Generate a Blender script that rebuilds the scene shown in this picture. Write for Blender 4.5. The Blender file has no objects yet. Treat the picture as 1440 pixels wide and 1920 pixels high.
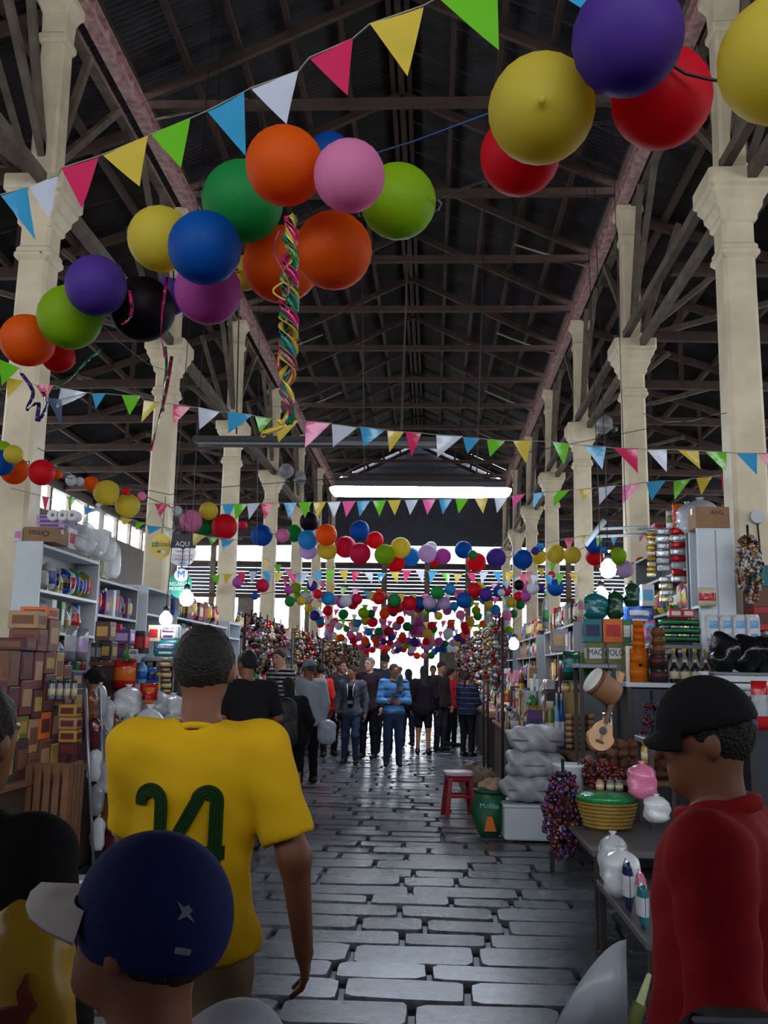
import bpy, math, random
import numpy as np
from mathutils import Vector, Matrix
# ---------------------------------------------------------------- camera, sky, exposure
sc = bpy.context.scene
COL = sc.collection
FPX, PITCH, YAW, ROLL = 1747.0, 0.1685, -0.0526, 0.0188
CAM = np.array([0.0, 0.0, 1.6])
_f = np.array([math.sin(YAW)*math.cos(PITCH), math.cos(YAW)*math.cos(PITCH), math.sin(PITCH)])
_r0 = np.array([math.cos(YAW), -math.sin(YAW), 0.0]); _u0 = np.cross(_r0, _f)
_r = math.cos(ROLL)*_r0 + math.sin(ROLL)*_u0
_u = -math.sin(ROLL)*_r0 + math.cos(ROLL)*_u0
cam = bpy.data.cameras.new('camera'); camo = bpy.data.objects.new('camera', cam); COL.objects.link(camo)
cam.sensor_fit = 'VERTICAL'; cam.sensor_height = 36.0; cam.lens = FPX/1920*36.0
cam.clip_start = 0.05; cam.clip_end = 300
m = Matrix.Identity(4)
for i in range(3):
    m[i][0] = _r[i]; m[i][1] = _u[i]; m[i][2] = -_f[i]; m[i][3] = CAM[i]
camo.matrix_world = m
sc.camera = camo
w = bpy.data.worlds.new('sky'); sc.world = w; w.use_nodes = True
bg = w.node_tree.nodes['Background']; bg.inputs[0].default_value = (0.86, 0.93, 1.0, 1); bg.inputs[1].default_value = 6.5
sc.view_settings.view_transform = 'Standard'; sc.view_settings.look = 'None'
sc.view_settings.gamma = 1.0; sc.view_settings.use_curve_mapping = False
sc.view_settings.exposure = 0.55
sc.cycles.use_denoising = True
sc.cycles.max_bounces = 8; sc.cycles.diffuse_bounces = 4; sc.cycles.glossy_bounces = 3
sc.cycles.transmission_bounces = 4; sc.cycles.transparent_max_bounces = 6
sc.cycles.sample_clamp_indirect = 6.0

def portal(name, loc, rot, sx, sy):
    l = bpy.data.lights.new(name, 'AREA'); l.shape = 'RECTANGLE'; l.size = sx; l.size_y = sy
    l.cycles.is_portal = True
    o = bpy.data.objects.new(name, l); o.location = loc; o.rotation_euler = rot; COL.objects.link(o)
XL, XR, PY0, PS = -4.46, 3.25, 9.68, 5.18           # pillar rows and their spacing
YB, YF = -6.0, 41.2                                # rear and far walls
WL, WR = -11.4, 10.2                               # side walls
portal('daylight_far_gate', (-0.6, YF-0.05, 2.3), (-math.pi/2, 0, 0), 21.0, 4.6)
portal('daylight_far_strip', (-0.6, YF-0.05, 6.65), (-math.pi/2, 0, 0), 21.0, 0.8)
portal('daylight_rear', (-0.6, YB+0.05, 6.0), (math.pi/2, 0, 0), 21.0, 2.2)
portal('daylight_side_strip', (WL+0.05, 25.0, 6.5), (math.pi/2, 0, -math.pi/2), 32, 0.8)
portal('daylight_side_strip', (WR-0.05, 25.0, 6.5), (math.pi/2, 0, math.pi/2), 32, 0.8)

def at(u, v, Y):
    """the point at depth Y seen in the photograph's pixel (u, v)"""
    d = _f + _r*(u-720)/FPX + _u*(960-v)/FPX
    return CAM + d*(Y/d[1])
def px(d, Y): return d*Y/FPX

# ---------------------------------------------------------------- helpers
def lin(c):
    return tuple(((x/255.0)/12.92 if x/255.0 <= 0.04045 else ((x/255.0+0.055)/1.055)**2.4) for x in c)
MATS = {}
def mat(name, c, rough=0.6, metal=0.0, var=0.0, vscale=6.0, bump=0.0, bscale=40.0, spec=0.5, transl=0.0, emit=None, estr=0.0, coat=0.0, alpha=1.0, stripes=None, c2=None):
    if name in MATS: return MATS[name]
    M = bpy.data.materials.new(name); M.use_nodes = True; nt = M.node_tree; N = nt.nodes; L = nt.links
    b = N['Principled BSDF']; out = N['Material Output']
    c = lin(c) if max(c) > 1.0 else c
    col = (c[0], c[1], c[2], 1)
    b.inputs['Base Color'].default_value = col; b.inputs['Roughness'].default_value = rough
    b.inputs['Metallic'].default_value = metal; b.inputs['Specular IOR Level'].default_value = spec
    b.inputs['Coat Weight'].default_value = coat; b.inputs['Alpha'].default_value = alpha
    tc = N.new('ShaderNodeTexCoord')
    src = None
    if stripes:
        axis, per, frac, c2s = stripes
        c2l = lin(c2s)
        sep = N.new('ShaderNodeSeparateXYZ'); L.new(tc.outputs['Object'], sep.inputs[0])
        md = N.new('ShaderNodeMath'); md.operation = 'DIVIDE'; L.new(sep.outputs[axis], md.inputs[0]); md.inputs[1].default_value = per
        fr = N.new('ShaderNodeMath'); fr.operation = 'FRACT'; L.new(md.outputs[0], fr.inputs[0])
        lt = N.new('ShaderNodeMath'); lt.operation = 'LESS_THAN'; L.new(fr.outputs[0], lt.inputs[0]); lt.inputs[1].default_value = frac
        mx = N.new('ShaderNodeMix'); mx.data_type = 'RGBA'; L.new(lt.outputs[0], mx.inputs[0])
        mx.inputs[6].default_value = col; mx.inputs[7].default_value = (*c2l, 1); src = mx.outputs[2]
        L.new(src, b.inputs['Base Color'])
    if var > 0:
        n = N.new('ShaderNodeTexNoise'); n.inputs['Scale'].default_value = vscale; n.inputs['Detail'].default_value = 6
        L.new(tc.outputs['Object'], n.inputs['Vector'])
        mx = N.new('ShaderNodeMix'); mx.data_type = 'RGBA'
        r = N.new('ShaderNodeMapRange'); r.inputs[1].default_value = 0.35; r.inputs[2].default_value = 0.68
        L.new(n.outputs[0], r.inputs[0]); L.new(r.outputs[0], mx.inputs[0])
        if src is not None: L.new(src, mx.inputs[6])
        else: mx.inputs[6].default_value = col
        cc = lin(c2) if c2 else tuple(x*(1-var) for x in c)
        mx.inputs[7].default_value = (*cc, 1)
        L.new(mx.outputs[2], b.inputs['Base Color'])
    if bump > 0:
        n2 = N.new('ShaderNodeTexNoise'); n2.inputs['Scale'].default_value = bscale; n2.inputs['Detail'].default_value = 4
        L.new(tc.outputs['Object'], n2.inputs['Vector'])
        bp = N.new('ShaderNodeBump'); bp.inputs['Strength'].default_value = bump; bp.inputs['Distance'].default_value = 0.02
        L.new(n2.outputs[0], bp.inputs['Height']); L.new(bp.outputs[0], b.inputs['Normal'])
    if emit:
        e = lin(emit) if max(emit) > 1 else emit
        b.inputs['Emission Color'].default_value = (*e, 1); b.inputs['Emission Strength'].default_value = estr
    if transl > 0:
        t = N.new('ShaderNodeBsdfTranslucent'); t.inputs[0].default_value = col
        ms = N.new('ShaderNodeMixShader'); ms.inputs[0].default_value = transl
        L.new(b.outputs[0], ms.inputs[1]); L.new(t.outputs[0], ms.inputs[2]); L.new(ms.outputs[0], out.inputs[0])
    MATS[name] = M
    return M

def tag(o, label=None, cat=None, group=None, kind=None):
    if label: o['label'] = label
    if cat: o['category'] = cat
    if group: o['group'] = group
    if kind: o['kind'] = kind
    return o
def thing(name, label, cat, loc=(0, 0, 0), rz=0.0, group=None, kind=None):
    o = bpy.data.objects.new(name, None); COL.objects.link(o); o.empty_display_size = 0.1
    o.location = loc; o.rotation_euler = (0, 0, rz)
    return tag(o, label, cat, group, kind)
def link(name, me, parent=None, loc=None, rot=None, scale=None):
    o = bpy.data.objects.new(name, me); COL.objects.link(o)
    if parent is not None: o.parent = parent
    if loc is not None: o.location = loc
    if rot is not None: o.rotation_euler = rot
    if scale is not None: o.scale = scale
    return o

class MB:
    """collects plain geometry for one mesh"""
    def __init__(s): s.v = []; s.f = []; s.mi = []; s.cur = 0; s.sm = []
    def add(s, vs, fs, smooth=False):
        n = len(s.v); s.v.extend([tuple(map(float, p)) for p in vs])
        for f in fs: s.f.append(tuple(i+n for i in f)); s.mi.append(s.cur); s.sm.append(smooth)
        return s
    def box(s, c, d, rz=0.0, bev=0.0, M=None):
        x, y, z = d[0]/2, d[1]/2, d[2]/2
        if bev > 0:
            b = min(bev, x*.9, y*.9, z*.9)
            ring = lambda zz, i: [(-x+i+b*0, -y+i, zz)]
            def rr(zz, i):
                X, Y = x-i, y-i
                return [(-X+b, -Y, zz), (X-b, -Y, zz), (X, -Y+b, zz), (X, Y-b, zz), (X-b, Y, zz), (-X+b, Y, zz), (-X, Y-b, zz), (-X, -Y+b, zz)]
            vs = rr(-z, b*.7)+rr(-z+b, 0)+rr(z-b, 0)+rr(z, b*.7)
            fs = [tuple(range(7, -1, -1)), tuple(range(24, 32))]
            for k in range(3):
                for i in range(8):
                    j = (i+1) % 8; fs.append((k*8+i, k*8+j, k*8+8+j, k*8+8+i))
        else:
            vs = [(-x, -y, -z), (x, -y, -z), (x, y, -z), (-x, y, -z), (-x, -y, z), (x, -y, z), (x, y, z), (-x, y, z)]
            fs = [(3, 2, 1, 0), (4, 5, 6, 7), (0, 1, 5, 4), (1, 2, 6, 5), (2, 3, 7, 6), (3, 0, 4, 7)]
        cz, sz = math.cos(rz), math.sin(rz)
        if M is not None: vs = [tuple(M @ Vector(p)) for p in vs]
        return s.add([(p[0]*cz-p[1]*sz+c[0], p[0]*sz+p[1]*cz+c[1], p[2]+c[2]) for p in vs], fs)
    def bar(s, a, b, wd, ht=None, up=(0, 0, 1)):
        """a rectangular member from a to b"""
        a, b = Vector(a), Vector(b); d = (b-a); L = d.length; d.normalize(); up = Vector(up)
        if abs(d.dot(up)) > .98: up = Vector((1, 0, 0))
        sx = d.cross(up).normalized(); sy = sx.cross(d).normalized(); ht = ht or wd
        vs = []
        for p in (a, b):
            for i, j in ((-1, -1), (1, -1), (1, 1), (-1, 1)): vs.append(p+sx*(i*wd/2)+sy*(j*ht/2))
        return s.add(vs, [(3, 2, 1, 0), (4, 5, 6, 7), (0, 1, 5, 4), (1, 2, 6, 5), (2, 3, 7, 6), (3, 0, 4, 7)])
    def tube(s, pts, r, n=6, cap=True):
        pts = [Vector(p) for p in pts]; vs = []; fs = []
        rs = r if isinstance(r, (list, tuple)) else [r]*len(pts)
        for k, p in enumerate(pts):
            d = (pts[min(k+1, len(pts)-1)]-pts[max(k-1, 0)]).normalized()
            u = Vector((0, 0, 1)) if abs(d.z) < .9 else Vector((1, 0, 0))
            sx = d.cross(u).normalized(); sy = sx.cross(d).normalized()
            for i in range(n):
                a = 2*math.pi*i/n; vs.append(p+(sx*math.cos(a)+sy*math.sin(a))*rs[k])
        for k in range(len(pts)-1):
            for i in range(n):
                j = (i+1) % n; fs.append((k*n+i, k*n+j, k*n+n+j, k*n+n+i))
        if cap: fs.append(tuple(range(n-1, -1, -1))); fs.append(tuple(range(len(vs)-n, len(vs))))
        return s.add(vs, fs, True)
    def lathe(s, prof, n=16, c=(0, 0, 0), M=None, smooth=True, sq=None):
        """prof: (radius, z) from bottom to top; sq: square section with cut corners"""
        vs = []; fs = []
        for r, z in prof:
            if sq is not None:
                k = r*sq
                ring = [(-r+k, -r), (r-k, -r), (r, -r+k), (r, r-k), (r-k, r), (-r+k, r), (-r, r-k), (-r, -r+k)]
            else: ring = [(r*math.cos(2*math.pi*i/n), r*math.sin(2*math.pi*i/n)) for i in range(n)]
            for x, y in ring: vs.append((x, y, z))
        if sq is not None: n = 8
        for k in range(len(prof)-1):
            for i in range(n):
                j = (i+1) % n; fs.append((k*n+i, k*n+j, k*n+n+j, k*n+n+i))
        fs.append(tuple(range(n-1, -1, -1))); fs.append(tuple(range(len(vs)-n, len(vs))))
        if M is not None: vs = [tuple(M @ Vector(p)) for p in vs]
        return s.add([(p[0]+c[0], p[1]+c[1], p[2]+c[2]) for p in vs], fs, smooth)
    def mesh(s, name, mats):
        me = bpy.data.meshes.new(name); me.from_pydata(s.v, [], s.f)
        for M in (mats if isinstance(mats, (list, tuple)) else [mats]): me.materials.append(M)
        if any(s.mi): me.polygons.foreach_set('material_index', s.mi)
        me.polygons.foreach_set('use_smooth', s.sm); me.update()
        return me
    def obj(s, name, mats, parent=None, **k): return link(name, s.mesh(name, mats), parent, **k)

def textobj(name, body, size, M, parent, loc, rot, thick=0.002, sx=1.0):
    cu = bpy.data.curves.new(name, 'FONT'); cu.body = body; cu.size = size; cu.align_x = 'CENTER'; cu.align_y = 'CENTER'; cu.extrude = thick
    cu.resolution_u = 3
    tmp = bpy.data.objects.new('tmp', cu); me = bpy.data.meshes.new_from_object(tmp); me.name = name
    bpy.data.objects.remove(tmp); bpy.data.curves.remove(cu)
    me.materials.clear(); me.materials.append(M)
    o = link(name, me, parent, loc, rot); o.scale = (sx, 1, 1)
    return o
ORD = ['first', 'second', 'third', 'fourth', 'fifth', 'sixth', 'seventh', 'eighth', 'ninth', 'tenth', 'eleventh', 'twelfth', 'thirteenth', 'fourteenth', 'fifteenth', 'sixteenth', 'seventeenth', 'eighteenth', 'nineteenth', 'twentieth']
ORD += ['twenty-'+o for o in ORD[:9]] + ['thirtieth'] + ['thirty-'+o for o in ORD[:9]] + ['fortieth'] + ['forty-'+o for o in ORD[:9]]
rnd = random.Random(11)
# ---------------------------------------------------------------- the market hall
STR = 'structure'
m_cream = mat('cream_paint', (226, 208, 176), .55, var=.22, vscale=3.0, bump=.25, bscale=14)
m_wood = mat('old_roof_timber', (72, 49, 40), .75, var=.45, vscale=5, bump=.3, bscale=30)
m_woodg = mat('grey_timber', (112, 98, 84), .75, var=.5, vscale=4, bump=.3, bscale=30)
m_pink = mat('faded_pink_paint', (206, 168, 166), .5, var=.35, vscale=9, c2=(150, 104, 100))
m_iron = mat('dark_iron', (62, 52, 52), .5, .3, var=.3)
m_sheet = mat('weathered_roof_sheet', (58, 54, 58), .42, .35, var=.55, vscale=2.2, c2=(34, 27, 26))
m_plast = mat('grimy_wall_plaster', (120, 110, 100), .8, var=.3)
m_mortar = mat('wet_joint', (14, 13, 15), .45)
m_paving = mat('outdoor_paving', (120, 120, 118), .6, var=.2)

# wet stone: dark slate, glossy where the water lies
M = bpy.data.materials.new('wet_stone'); M.use_nodes = True; nt = M.node_tree; N = nt.nodes; L = nt.links
b = N['Principled BSDF']; g = N.new('ShaderNodeNewGeometry')
n1 = N.new('ShaderNodeTexNoise'); n1.inputs['Scale'].default_value = 11; n1.inputs['Detail'].default_value = 8; n1.inputs['Roughness'].default_value = .72
n2 = N.new('ShaderNodeTexNoise'); n2.inputs['Scale'].default_value = 1.3; n2.inputs['Detail'].default_value = 3
n3 = N.new('ShaderNodeTexNoise'); n3.inputs['Scale'].default_value = 34; n3.inputs['Detail'].default_value = 6; n3.inputs['Roughness'].default_value = .7
for n in (n1, n2, n3): L.new(g.outputs['Position'], n.inputs['Vector'])
cr = N.new('ShaderNodeMix'); cr.data_type = 'RGBA'; cr.inputs[6].default_value = (*lin((38, 40, 48)), 1); cr.inputs[7].default_value = (*lin((92, 95, 106)), 1)
mr = N.new('ShaderNodeMapRange'); mr.inputs[1].default_value = .36; mr.inputs[2].default_value = .66; L.new(n1.outputs[0], mr.inputs[0]); L.new(mr.outputs[0], cr.inputs[0])
L.new(cr.outputs[2], b.inputs['Base Color'])
rr = N.new('ShaderNodeMapRange'); rr.inputs[1].default_value = .38; rr.inputs[2].default_value = .64; rr.inputs[3].default_value = .2; rr.inputs[4].default_value = .46; b.inputs['Coat Weight'].default_value = .6; b.inputs['Coat Roughness'].default_value = .27
L.new(n2.outputs[0], rr.inputs[0]); L.new(rr.outputs[0], b.inputs['Roughness'])
ad = N.new('ShaderNodeMath'); ad.operation = 'ADD'; L.new(n1.outputs[0], ad.inputs[0]); L.new(n3.outputs[0], ad.inputs[1])
bp = N.new('ShaderNodeBump'); bp.inputs['Strength'].default_value = .75; bp.inputs['Distance'].default_value = .025; L.new(ad.outputs[0], bp.inputs['Height']); L.new(bp.outputs[0], b.inputs['Normal'])
m_stone = M

# floor: a dark bed, every near stone a piece of its own, the far ones joined
fl = MB().box((-0.6, 17.5, -0.09), (22.4, 48.5, 0.1)).obj('floor', m_mortar); tag(fl, 'dark wet stone-paved floor of the market aisle', 'floor', kind=STR)
def stone_v(seed, lx, ly):
    q = random.Random(seed); pts = []; c = .035
    for sx, sy in ((-1, -1), (1, -1), (1, 1), (-1, 1)):
        cx, cy = sx*lx/2, sy*ly/2
        a = (cx-sx*c*q.uniform(.6, 1.6), cy); bb = (cx, cy-sy*c*q.uniform(.5, 1.3))
        pair = [a, bb] if sx*sy < 0 else [bb, a]
        pts += [(p[0]+q.uniform(-.006, .006), p[1]+q.uniform(-.006, .006)) for p in pair]
        mid = {(-1, -1): (0, -ly/2), (1, -1): (lx/2, 0), (1, 1): (0, ly/2), (-1, 1): (-lx/2, 0)}[(sx, sy)]
        pts.append((mid[0]+q.uniform(-.04, .04)*(mid[0] == 0), mid[1]+q.uniform(-.012, .012)))
    n = len(pts); t = [q.uniform(-.004, .004) for _ in range(4)]
    h = lambda x, y: t[0]+t[1]*x/lx*2+t[2]*y/ly*2
    vs = [(x, y, -.06) for x, y in pts]+[(x*.995, y*.99, h(x, y)-.012) for x, y in pts]+[(x*(1-.05*.3/max(lx, .3)), y*.93, h(x, y)) for x, y in pts]
    fs = [tuple(range(2*n, 3*n))]
    for k in (0, 1):
        for i in range(n):
            j = (i+1) % n; fs.append((k*n+i, k*n+j, k*n+n+j, k*n+n+i))
    return vs, fs
variants = {}
far = MB(); y = 3.3; row = 0; npav = 0; q = random.Random(5)
while y < 40.5:
    ly = q.choice((.27, .30, .33, .36)) if y > 3 else .3
    x = -3.3+q.uniform(-.4, 0)
    while x < 2.0:
        lx = q.choice((.42, .52, .58, .64, .72, .8))
        gap = q.choice((.022, .03, .045))
        if y < 14.6 and -2.75 < x+lx/2 < 1.35 and npav < 290:
            key = (lx, ly, q.randrange(3))
            if key not in variants:
                vs, fs = stone_v(hash((int(lx*100), int(ly*100), key[2])), lx-.03, ly-.026)
                variants[key] = MB().add(vs, fs).mesh('paver', m_stone)
            link('paver', variants[key], fl, (x+lx/2, y+ly/2, q.uniform(-.004, .003))); npav += 1
        else:
            vs, fs = stone_v(q.randrange(99999), lx-gap, ly-.026)
            dz = q.uniform(-.004, .003)
            far.add([(a+x+lx/2, c+y+ly/2, d+dz) for a, c, d in vs], fs)
        x += lx
    y += ly; row += 1
tag(far.obj('pavers_far', m_stone, fl), kind='stuff')

# pillars
P_STN = [PY0+PS*k for k in range(-1, 7)]
pm = {}
pm['plinth'] = MB().lathe([(.27, 0), (.27, .5), (.23, .56), (.21, .62)], sq=.12, smooth=False).mesh('plinth', m_cream)
pm['shaft'] = MB().lathe([(.195, .6), (.17, 6.05), (.17, 6.62)], sq=.22, smooth=False).mesh('shaft', m_cream)
pm['necking'] = MB().lathe([(.175, 6.02), (.21, 6.06), (.21, 6.1), (.195, 6.12), (.195, 6.16), (.165, 6.2)], sq=.14, smooth=False).mesh('necking', m_cream)
pm['capital'] = MB().lathe([(.175, 6.42), (.2, 6.45), (.2, 6.5), (.245, 6.58), (.25, 6.64), (.3, 6.72), (.3, 6.77), (.335, 6.8), (.335, 6.97), (.25, 7.0)], sq=.08, smooth=False).mesh('capital', m_cream)
pm['upper_shaft'] = MB().lathe([(.155, 6.98), (.14, 8.7), (.14, 9.1)], sq=.22, smooth=False).mesh('upper_shaft', m_cream)
pm['upper_capital'] = MB().lathe([(.15, 8.72), (.17, 8.76), (.17, 8.82), (.14, 8.86), (.15, 9.1), (.19, 9.2), (.22, 9.24), (.22, 9.34), (.2, 9.36)], sq=.1, smooth=False).mesh('upper_capital', m_cream)
for side, X in (('left', XL), ('right', XR)):
    for k, Y in enumerate(P_STN):
        nm = 'tall cream square pillar with moulded capital, '+(ORD[k-1]+' in view along the '+side+' row' if k else 'nearest of the '+side+' row beside the camera')
        t = thing('pillar', nm, 'pillar', (X, Y, 0), group='cream pillars of the '+side+' row', kind=STR)
        for pn in pm: link(pn, pm[pn], t)
# girders with lattice flanges over the pillars
for side, X in (('left', XL+.22), ('right', XR-.12)):
    t = thing('girder', 'long faded pink riveted girder running over the '+side+' pillar row', 'girder', (0, 0, 0), kind=STR)
    g = MB().box((X, 17.5, 9.47), (.03, 47, .26)); g.obj('web', m_pink, t)
    MB().box((X, 17.5, 9.35), (.16, 47, .03)).obj('lower_flange', m_pink, t)
    MB().box((X, 17.5, 9.6), (.16, 47, .03)).obj('upper_flange', m_pink, t)
    st = MB()
    for i in range(94):
        for sx in (-1, 1): st.box((X+sx*.04, -5.5+i*.5, 9.475), (.05, .03, .22))
    st.obj('stiffener_ribs', m_pink, t)
    MB().box((X+(-.28 if side == 'left' else .2), 17.5, 9.36), (.14, 47, .1)).obj('timber_plate', m_woodg, t)
# nave trusses: tie beam, rafters, posts; roof ridge
RX, RZ, EZ = (XL+XR)/2, 11.55, 9.68
TS = [PY0+PS/2*k for k in range(-5, 13)]
for k, Y in enumerate(TS):
    t = thing('roof_truss', 'brown timber roof truss spanning the nave, '+ORD[k]+' from the rear wall', 'roof truss', (0, Y, 0), group='trusses over the nave', kind=STR)
    MB().bar((XL+.2, 0, EZ), (XR-.1, 0, EZ), .1, .13).obj('tie_beam', m_wood, t)
    MB().bar((XL-.1, 0, EZ-.02), (RX, 0, RZ), .08, .13).obj('rafter', m_wood, t)
    MB().bar((XR+.1, 0, EZ-.02), (RX, 0, RZ), .08, .13).obj('rafter', m_wood, t)
    if k % 2 == 0:
        MB().tube([(XR-.15, .1, EZ-.15), (XR-1.6, .9, EZ+.75)], .022, 5).obj('tie_rod', mat('pale_rod', (170, 150, 140), .4, .3), t)
        MB().tube([(XL+.3, .1, EZ-.15), (XL+1.5, .9, EZ+.7)], .022, 5).obj('tie_rod', MATS['pale_rod'], t)
for s, X in ((-1, XL-.15), (1, XR+.15)):
    for j in range(6):
        f = (j+.4)/5.6; xx = X+(RX-X)*f; zz = EZ+.1+(RZ-EZ)*f
        t = MB().box((xx, 17.5, zz), (.08, 47, .1)).obj('purlin', m_wood)
        tag(t, ORD[j]+' roof purlin above the '+('left' if s < 0 else 'right')+' pillar row, counted up from the eave', 'purlin', kind=STR)
tag(MB().box((RX, 17.5, RZ+.05), (.1, 47, .16)).obj('ridge_beam', m_wood), 'dark timber ridge beam along the top of the nave roof', 'beam', kind=STR)
# corrugated sheets
def sheet_mesh(name, L_, W_, waves, amp):
    n = waves*4; vs = []; fs = []
    for i in range(n+1):
        yy = W_*i/n; zz = amp*math.sin(2*math.pi*i/4)
        vs += [(0, yy, zz), (L_, yy, zz)]
    for i in range(n): fs.append((2*i, 2*i+1, 2*i+3, 2*i+2))
    return MB().add(vs, fs, True).mesh(name, m_sheet)
ceil = thing('ceiling', 'dark weathered corrugated roof over the nave', 'roof', kind=STR)
half = math.hypot(RX-XL+.6, RZ-EZ)
sm = sheet_mesh('roof_sheet', half/2+.1, 1.02, 10, .016)
q = random.Random(3)
for s in (-1, 1):
    X = XL-.5 if s < 0 else XR+.5
    dx = (RX-X); dz = RZ+.14-(EZ+.02); ang = math.atan2(dz, abs(dx)); ll = math.hypot(dx, dz)
    for i in range(47):
        for j in range(2):
            f = j*.49; y0 = YB+i*1.0
            z0 = EZ+.13+dz*f+.012*j+q.uniform(0, .01)
            if s < 0: link('roof_sheet', sm, ceil, (X+dx*f, y0, z0), (0, -ang, 0))
            else: link('roof_sheet', sm, ceil, (X+dx*f, y0+1.0, z0), (0, -ang, math.pi))
# aisle roofs and their trusses
for side, X, W, s in (('left', XL, WL, -1), ('right', XR, WR, 1)):
    ar = thing('aisle_roof', 'dark lean-to roof over the '+side+' side aisle', 'roof', kind=STR)
    dx = W-X; dz = 7.05-9.25; ll = math.hypot(dx, dz); ang = math.atan2(-dz, abs(dx))
    sm2 = sheet_mesh('aisle_sheet', ll/2+.25, 2.02, 20, .016)
    for i in range(24):
        for j in range(2):
            f = j*.5; y0 = YB+i*2.0
            if s > 0: link('roof_sheet', sm2, ar, (X-.1+dx*f, y0, 9.42+dz*f-.012*j), (0, ang, 0))
            else: link('roof_sheet', sm2, ar, (X+.1+dx*f, y0+2.0, 9.42+dz*f-.012*j), (0, ang, math.pi))
    for j in range(6):
        f = (j+.5)/6
        tag(MB().box((X+dx*f, 17.5, 9.3+dz*f), (.08, 47, .12)).obj('purlin', m_wood), ORD[j]+' purlin under the '+side+' aisle roof, counted from the girder', 'purlin', kind=STR)
    for k, Y in enumerate([PY0+PS/2*i for i in range(-4, 13)]):
        node = (k % 2 == 0)
        t = thing('aisle_truss', 'brown timber truss across the '+side+' aisle, '+ORD[k]+' from the rear wall', 'roof truss', (0, Y, 0), group='trusses over the '+side+' aisle', kind=STR)
        MB().bar((X, 0, 9.22), (W, 0, 7.0), .09, .14).obj('top_chord', m_wood, t)
        MB().bar((X+s*(.1 if node else 0), 0, 7.12), (W, 0, 7.0), .1, .16).obj('bottom_chord', m_wood, t)
        for e in (1.5, 3.3):
            MB().bar((X+s*e, 0, 7.12), (X+s*e, 0, 9.22-2.2*e/abs(dx)), .06, .08).obj('web_post', m_wood, t)
        if node:
            for i, e in enumerate((.75, 1.9, 3.6)):
                MB().bar((X+s*.16, -.12+.1*i, 7.12), (X+s*e, -.3+.1*i, 9.18-2.2*e/abs(dx)), .085, .085).obj('fan_strut', m_woodg, t)
    for k in range(7):
        Y = P_STN[k]
        t = thing('wall_plate', 'weathered timber beams and braces between pillars '+ORD[k]+' and '+ORD[k+1]+' of the '+side+' row', 'beam', (0, 0, 0), group='braced beams between pillars', kind=STR)
        for o_ in (-.11, .11): MB().bar((X+o_, Y+.1, 7.1-.2*(o_ > 0)), (X+o_, Y+PS-.1, 7.1-.2*(o_ > 0)), .1, .13).obj('beam', m_woodg, t)
        for e, z in ((.95, 9.3), (2.1, 9.3)):
            MB().bar((X, Y+.14, 7.3), (X, Y+e, z), .08, .09).obj('brace', m_woodg, t)
            MB().bar((X, Y+PS-.14, 7.3), (X, Y+PS-e, z), .08, .09).obj('brace', m_woodg, t)
    wl = MB()
    wl.box((W+s*.1, 17.5, 1.6), (.2, 47.2, 3.2)); wl.box((W+s*.1, 17.5, 5.2), (.2, 47.2, 1.8)); wl.box((W+s*.1, 17.5, 7.0), (.2, 47.2, .3))
    for k in range(-1, 9):
        Y = PY0+PS*(k-.5)-.5; wl.box((W+s*.1, Y, 3.75), (.2, 2.6, 1.1))
    wl.box((W+s*.1, 1.4, 6.45), (.2, 15.2, 1.1))
    for i in range(22): wl.box((W+s*.1, 9+i*1.5, 6.4), (.12, .16, .9))
    tag(wl.obj('wall_'+side, m_plast), 'grimy plastered wall behind the '+side+' stalls with a bright clerestory strip', 'wall', kind=STR)
# far wall with gates, louvres and a bright strip
t = thing('wall_far', 'far end wall of dark cladding, louvres and bright open gates', 'wall', (0, YF, 0), kind=STR)
W_ = WR-WL; cx = (WR+WL)/2
m_clad = mat('dark_cladding', (74, 74, 84), .45, .3, var=.3)
for i in range(17):
    z = 7.25+i*.3
    wd = W_ if z < 9 else max(1.2, 9.4*(1-(z-9.5)/2.9))
    MB().box((cx if z < 9 else RX, .05*(i % 2)*.4, z), (wd, .06, .31)).obj('cladding_board', m_clad, t)
for i in range(8): MB().box((cx, .05, 6.12-i*.165), (W_, .1, .13), M=Matrix.Rotation(.35, 4, 'X')).obj('louvre_slat', m_clad, t)
MB().box((cx, 0, 6.25), (W_, .16, .14)).obj('lintel', m_wood, t)
MB().box((cx, 0, 4.78), (W_, .2, .18)).obj('lintel', m_wood, t)
for x in (-9.8, -7.2, XL, -2.1, RX+.4, 1.6, XR, 6.0, 8.6): MB().box((x, 0, 3.6), (.24, .18, 7.2)).obj('post', m_woodg, t)
for x0, x1, z1 in ((WL, -8.4, 3.3), (-8.4, -6.9, 2.4), (-6.9, -5.2, 3.0), (-5.2, -2.7, 2.7), (.35, 2.2, 2.9), (2.2, 4.6, 3.3), (4.6, 7.2, 2.8), (7.2, WR, 3.3)): MB().box(((x0+x1)/2, .05, z1/2), (x1-x0, .15, z1)).obj('wall_panel', m_plast, t)
for x0, x1 in ((-8.6, -7.9), (-5.6, -4.9), (-.9, -.1), (2.3, 2.7), (4.4, 5.2)): MB().box(((x0+x1)/2, .02, 3.9), (x1-x0, .1, 1.7)).obj('wall_panel', m_plast, t)
MB().box((-3.3, .02, 3.75), (1.9, .1, .1)).obj('transom', m_wood, t); MB().box((2.5, .02, 3.6), (1.5, .1, .1)).obj('transom', m_wood, t)
t = thing('wall_rear', 'rear wall behind the camera with a high open strip', 'wall', (0, YB, 0), kind=STR)
MB().box((cx, 0, 2.45), (W_, .2, 4.9)).obj('wall_panel', m_plast, t); MB().box((cx, 0, 9.4), (W_, .2, 4.6)).obj('wall_panel', m_plast, t)
tag(MB().box((cx, YF+12, -.12), (60, 24, .1)).obj('ground', m_paving), 'pale paving outside the far gates', 'ground', kind=STR)

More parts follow.
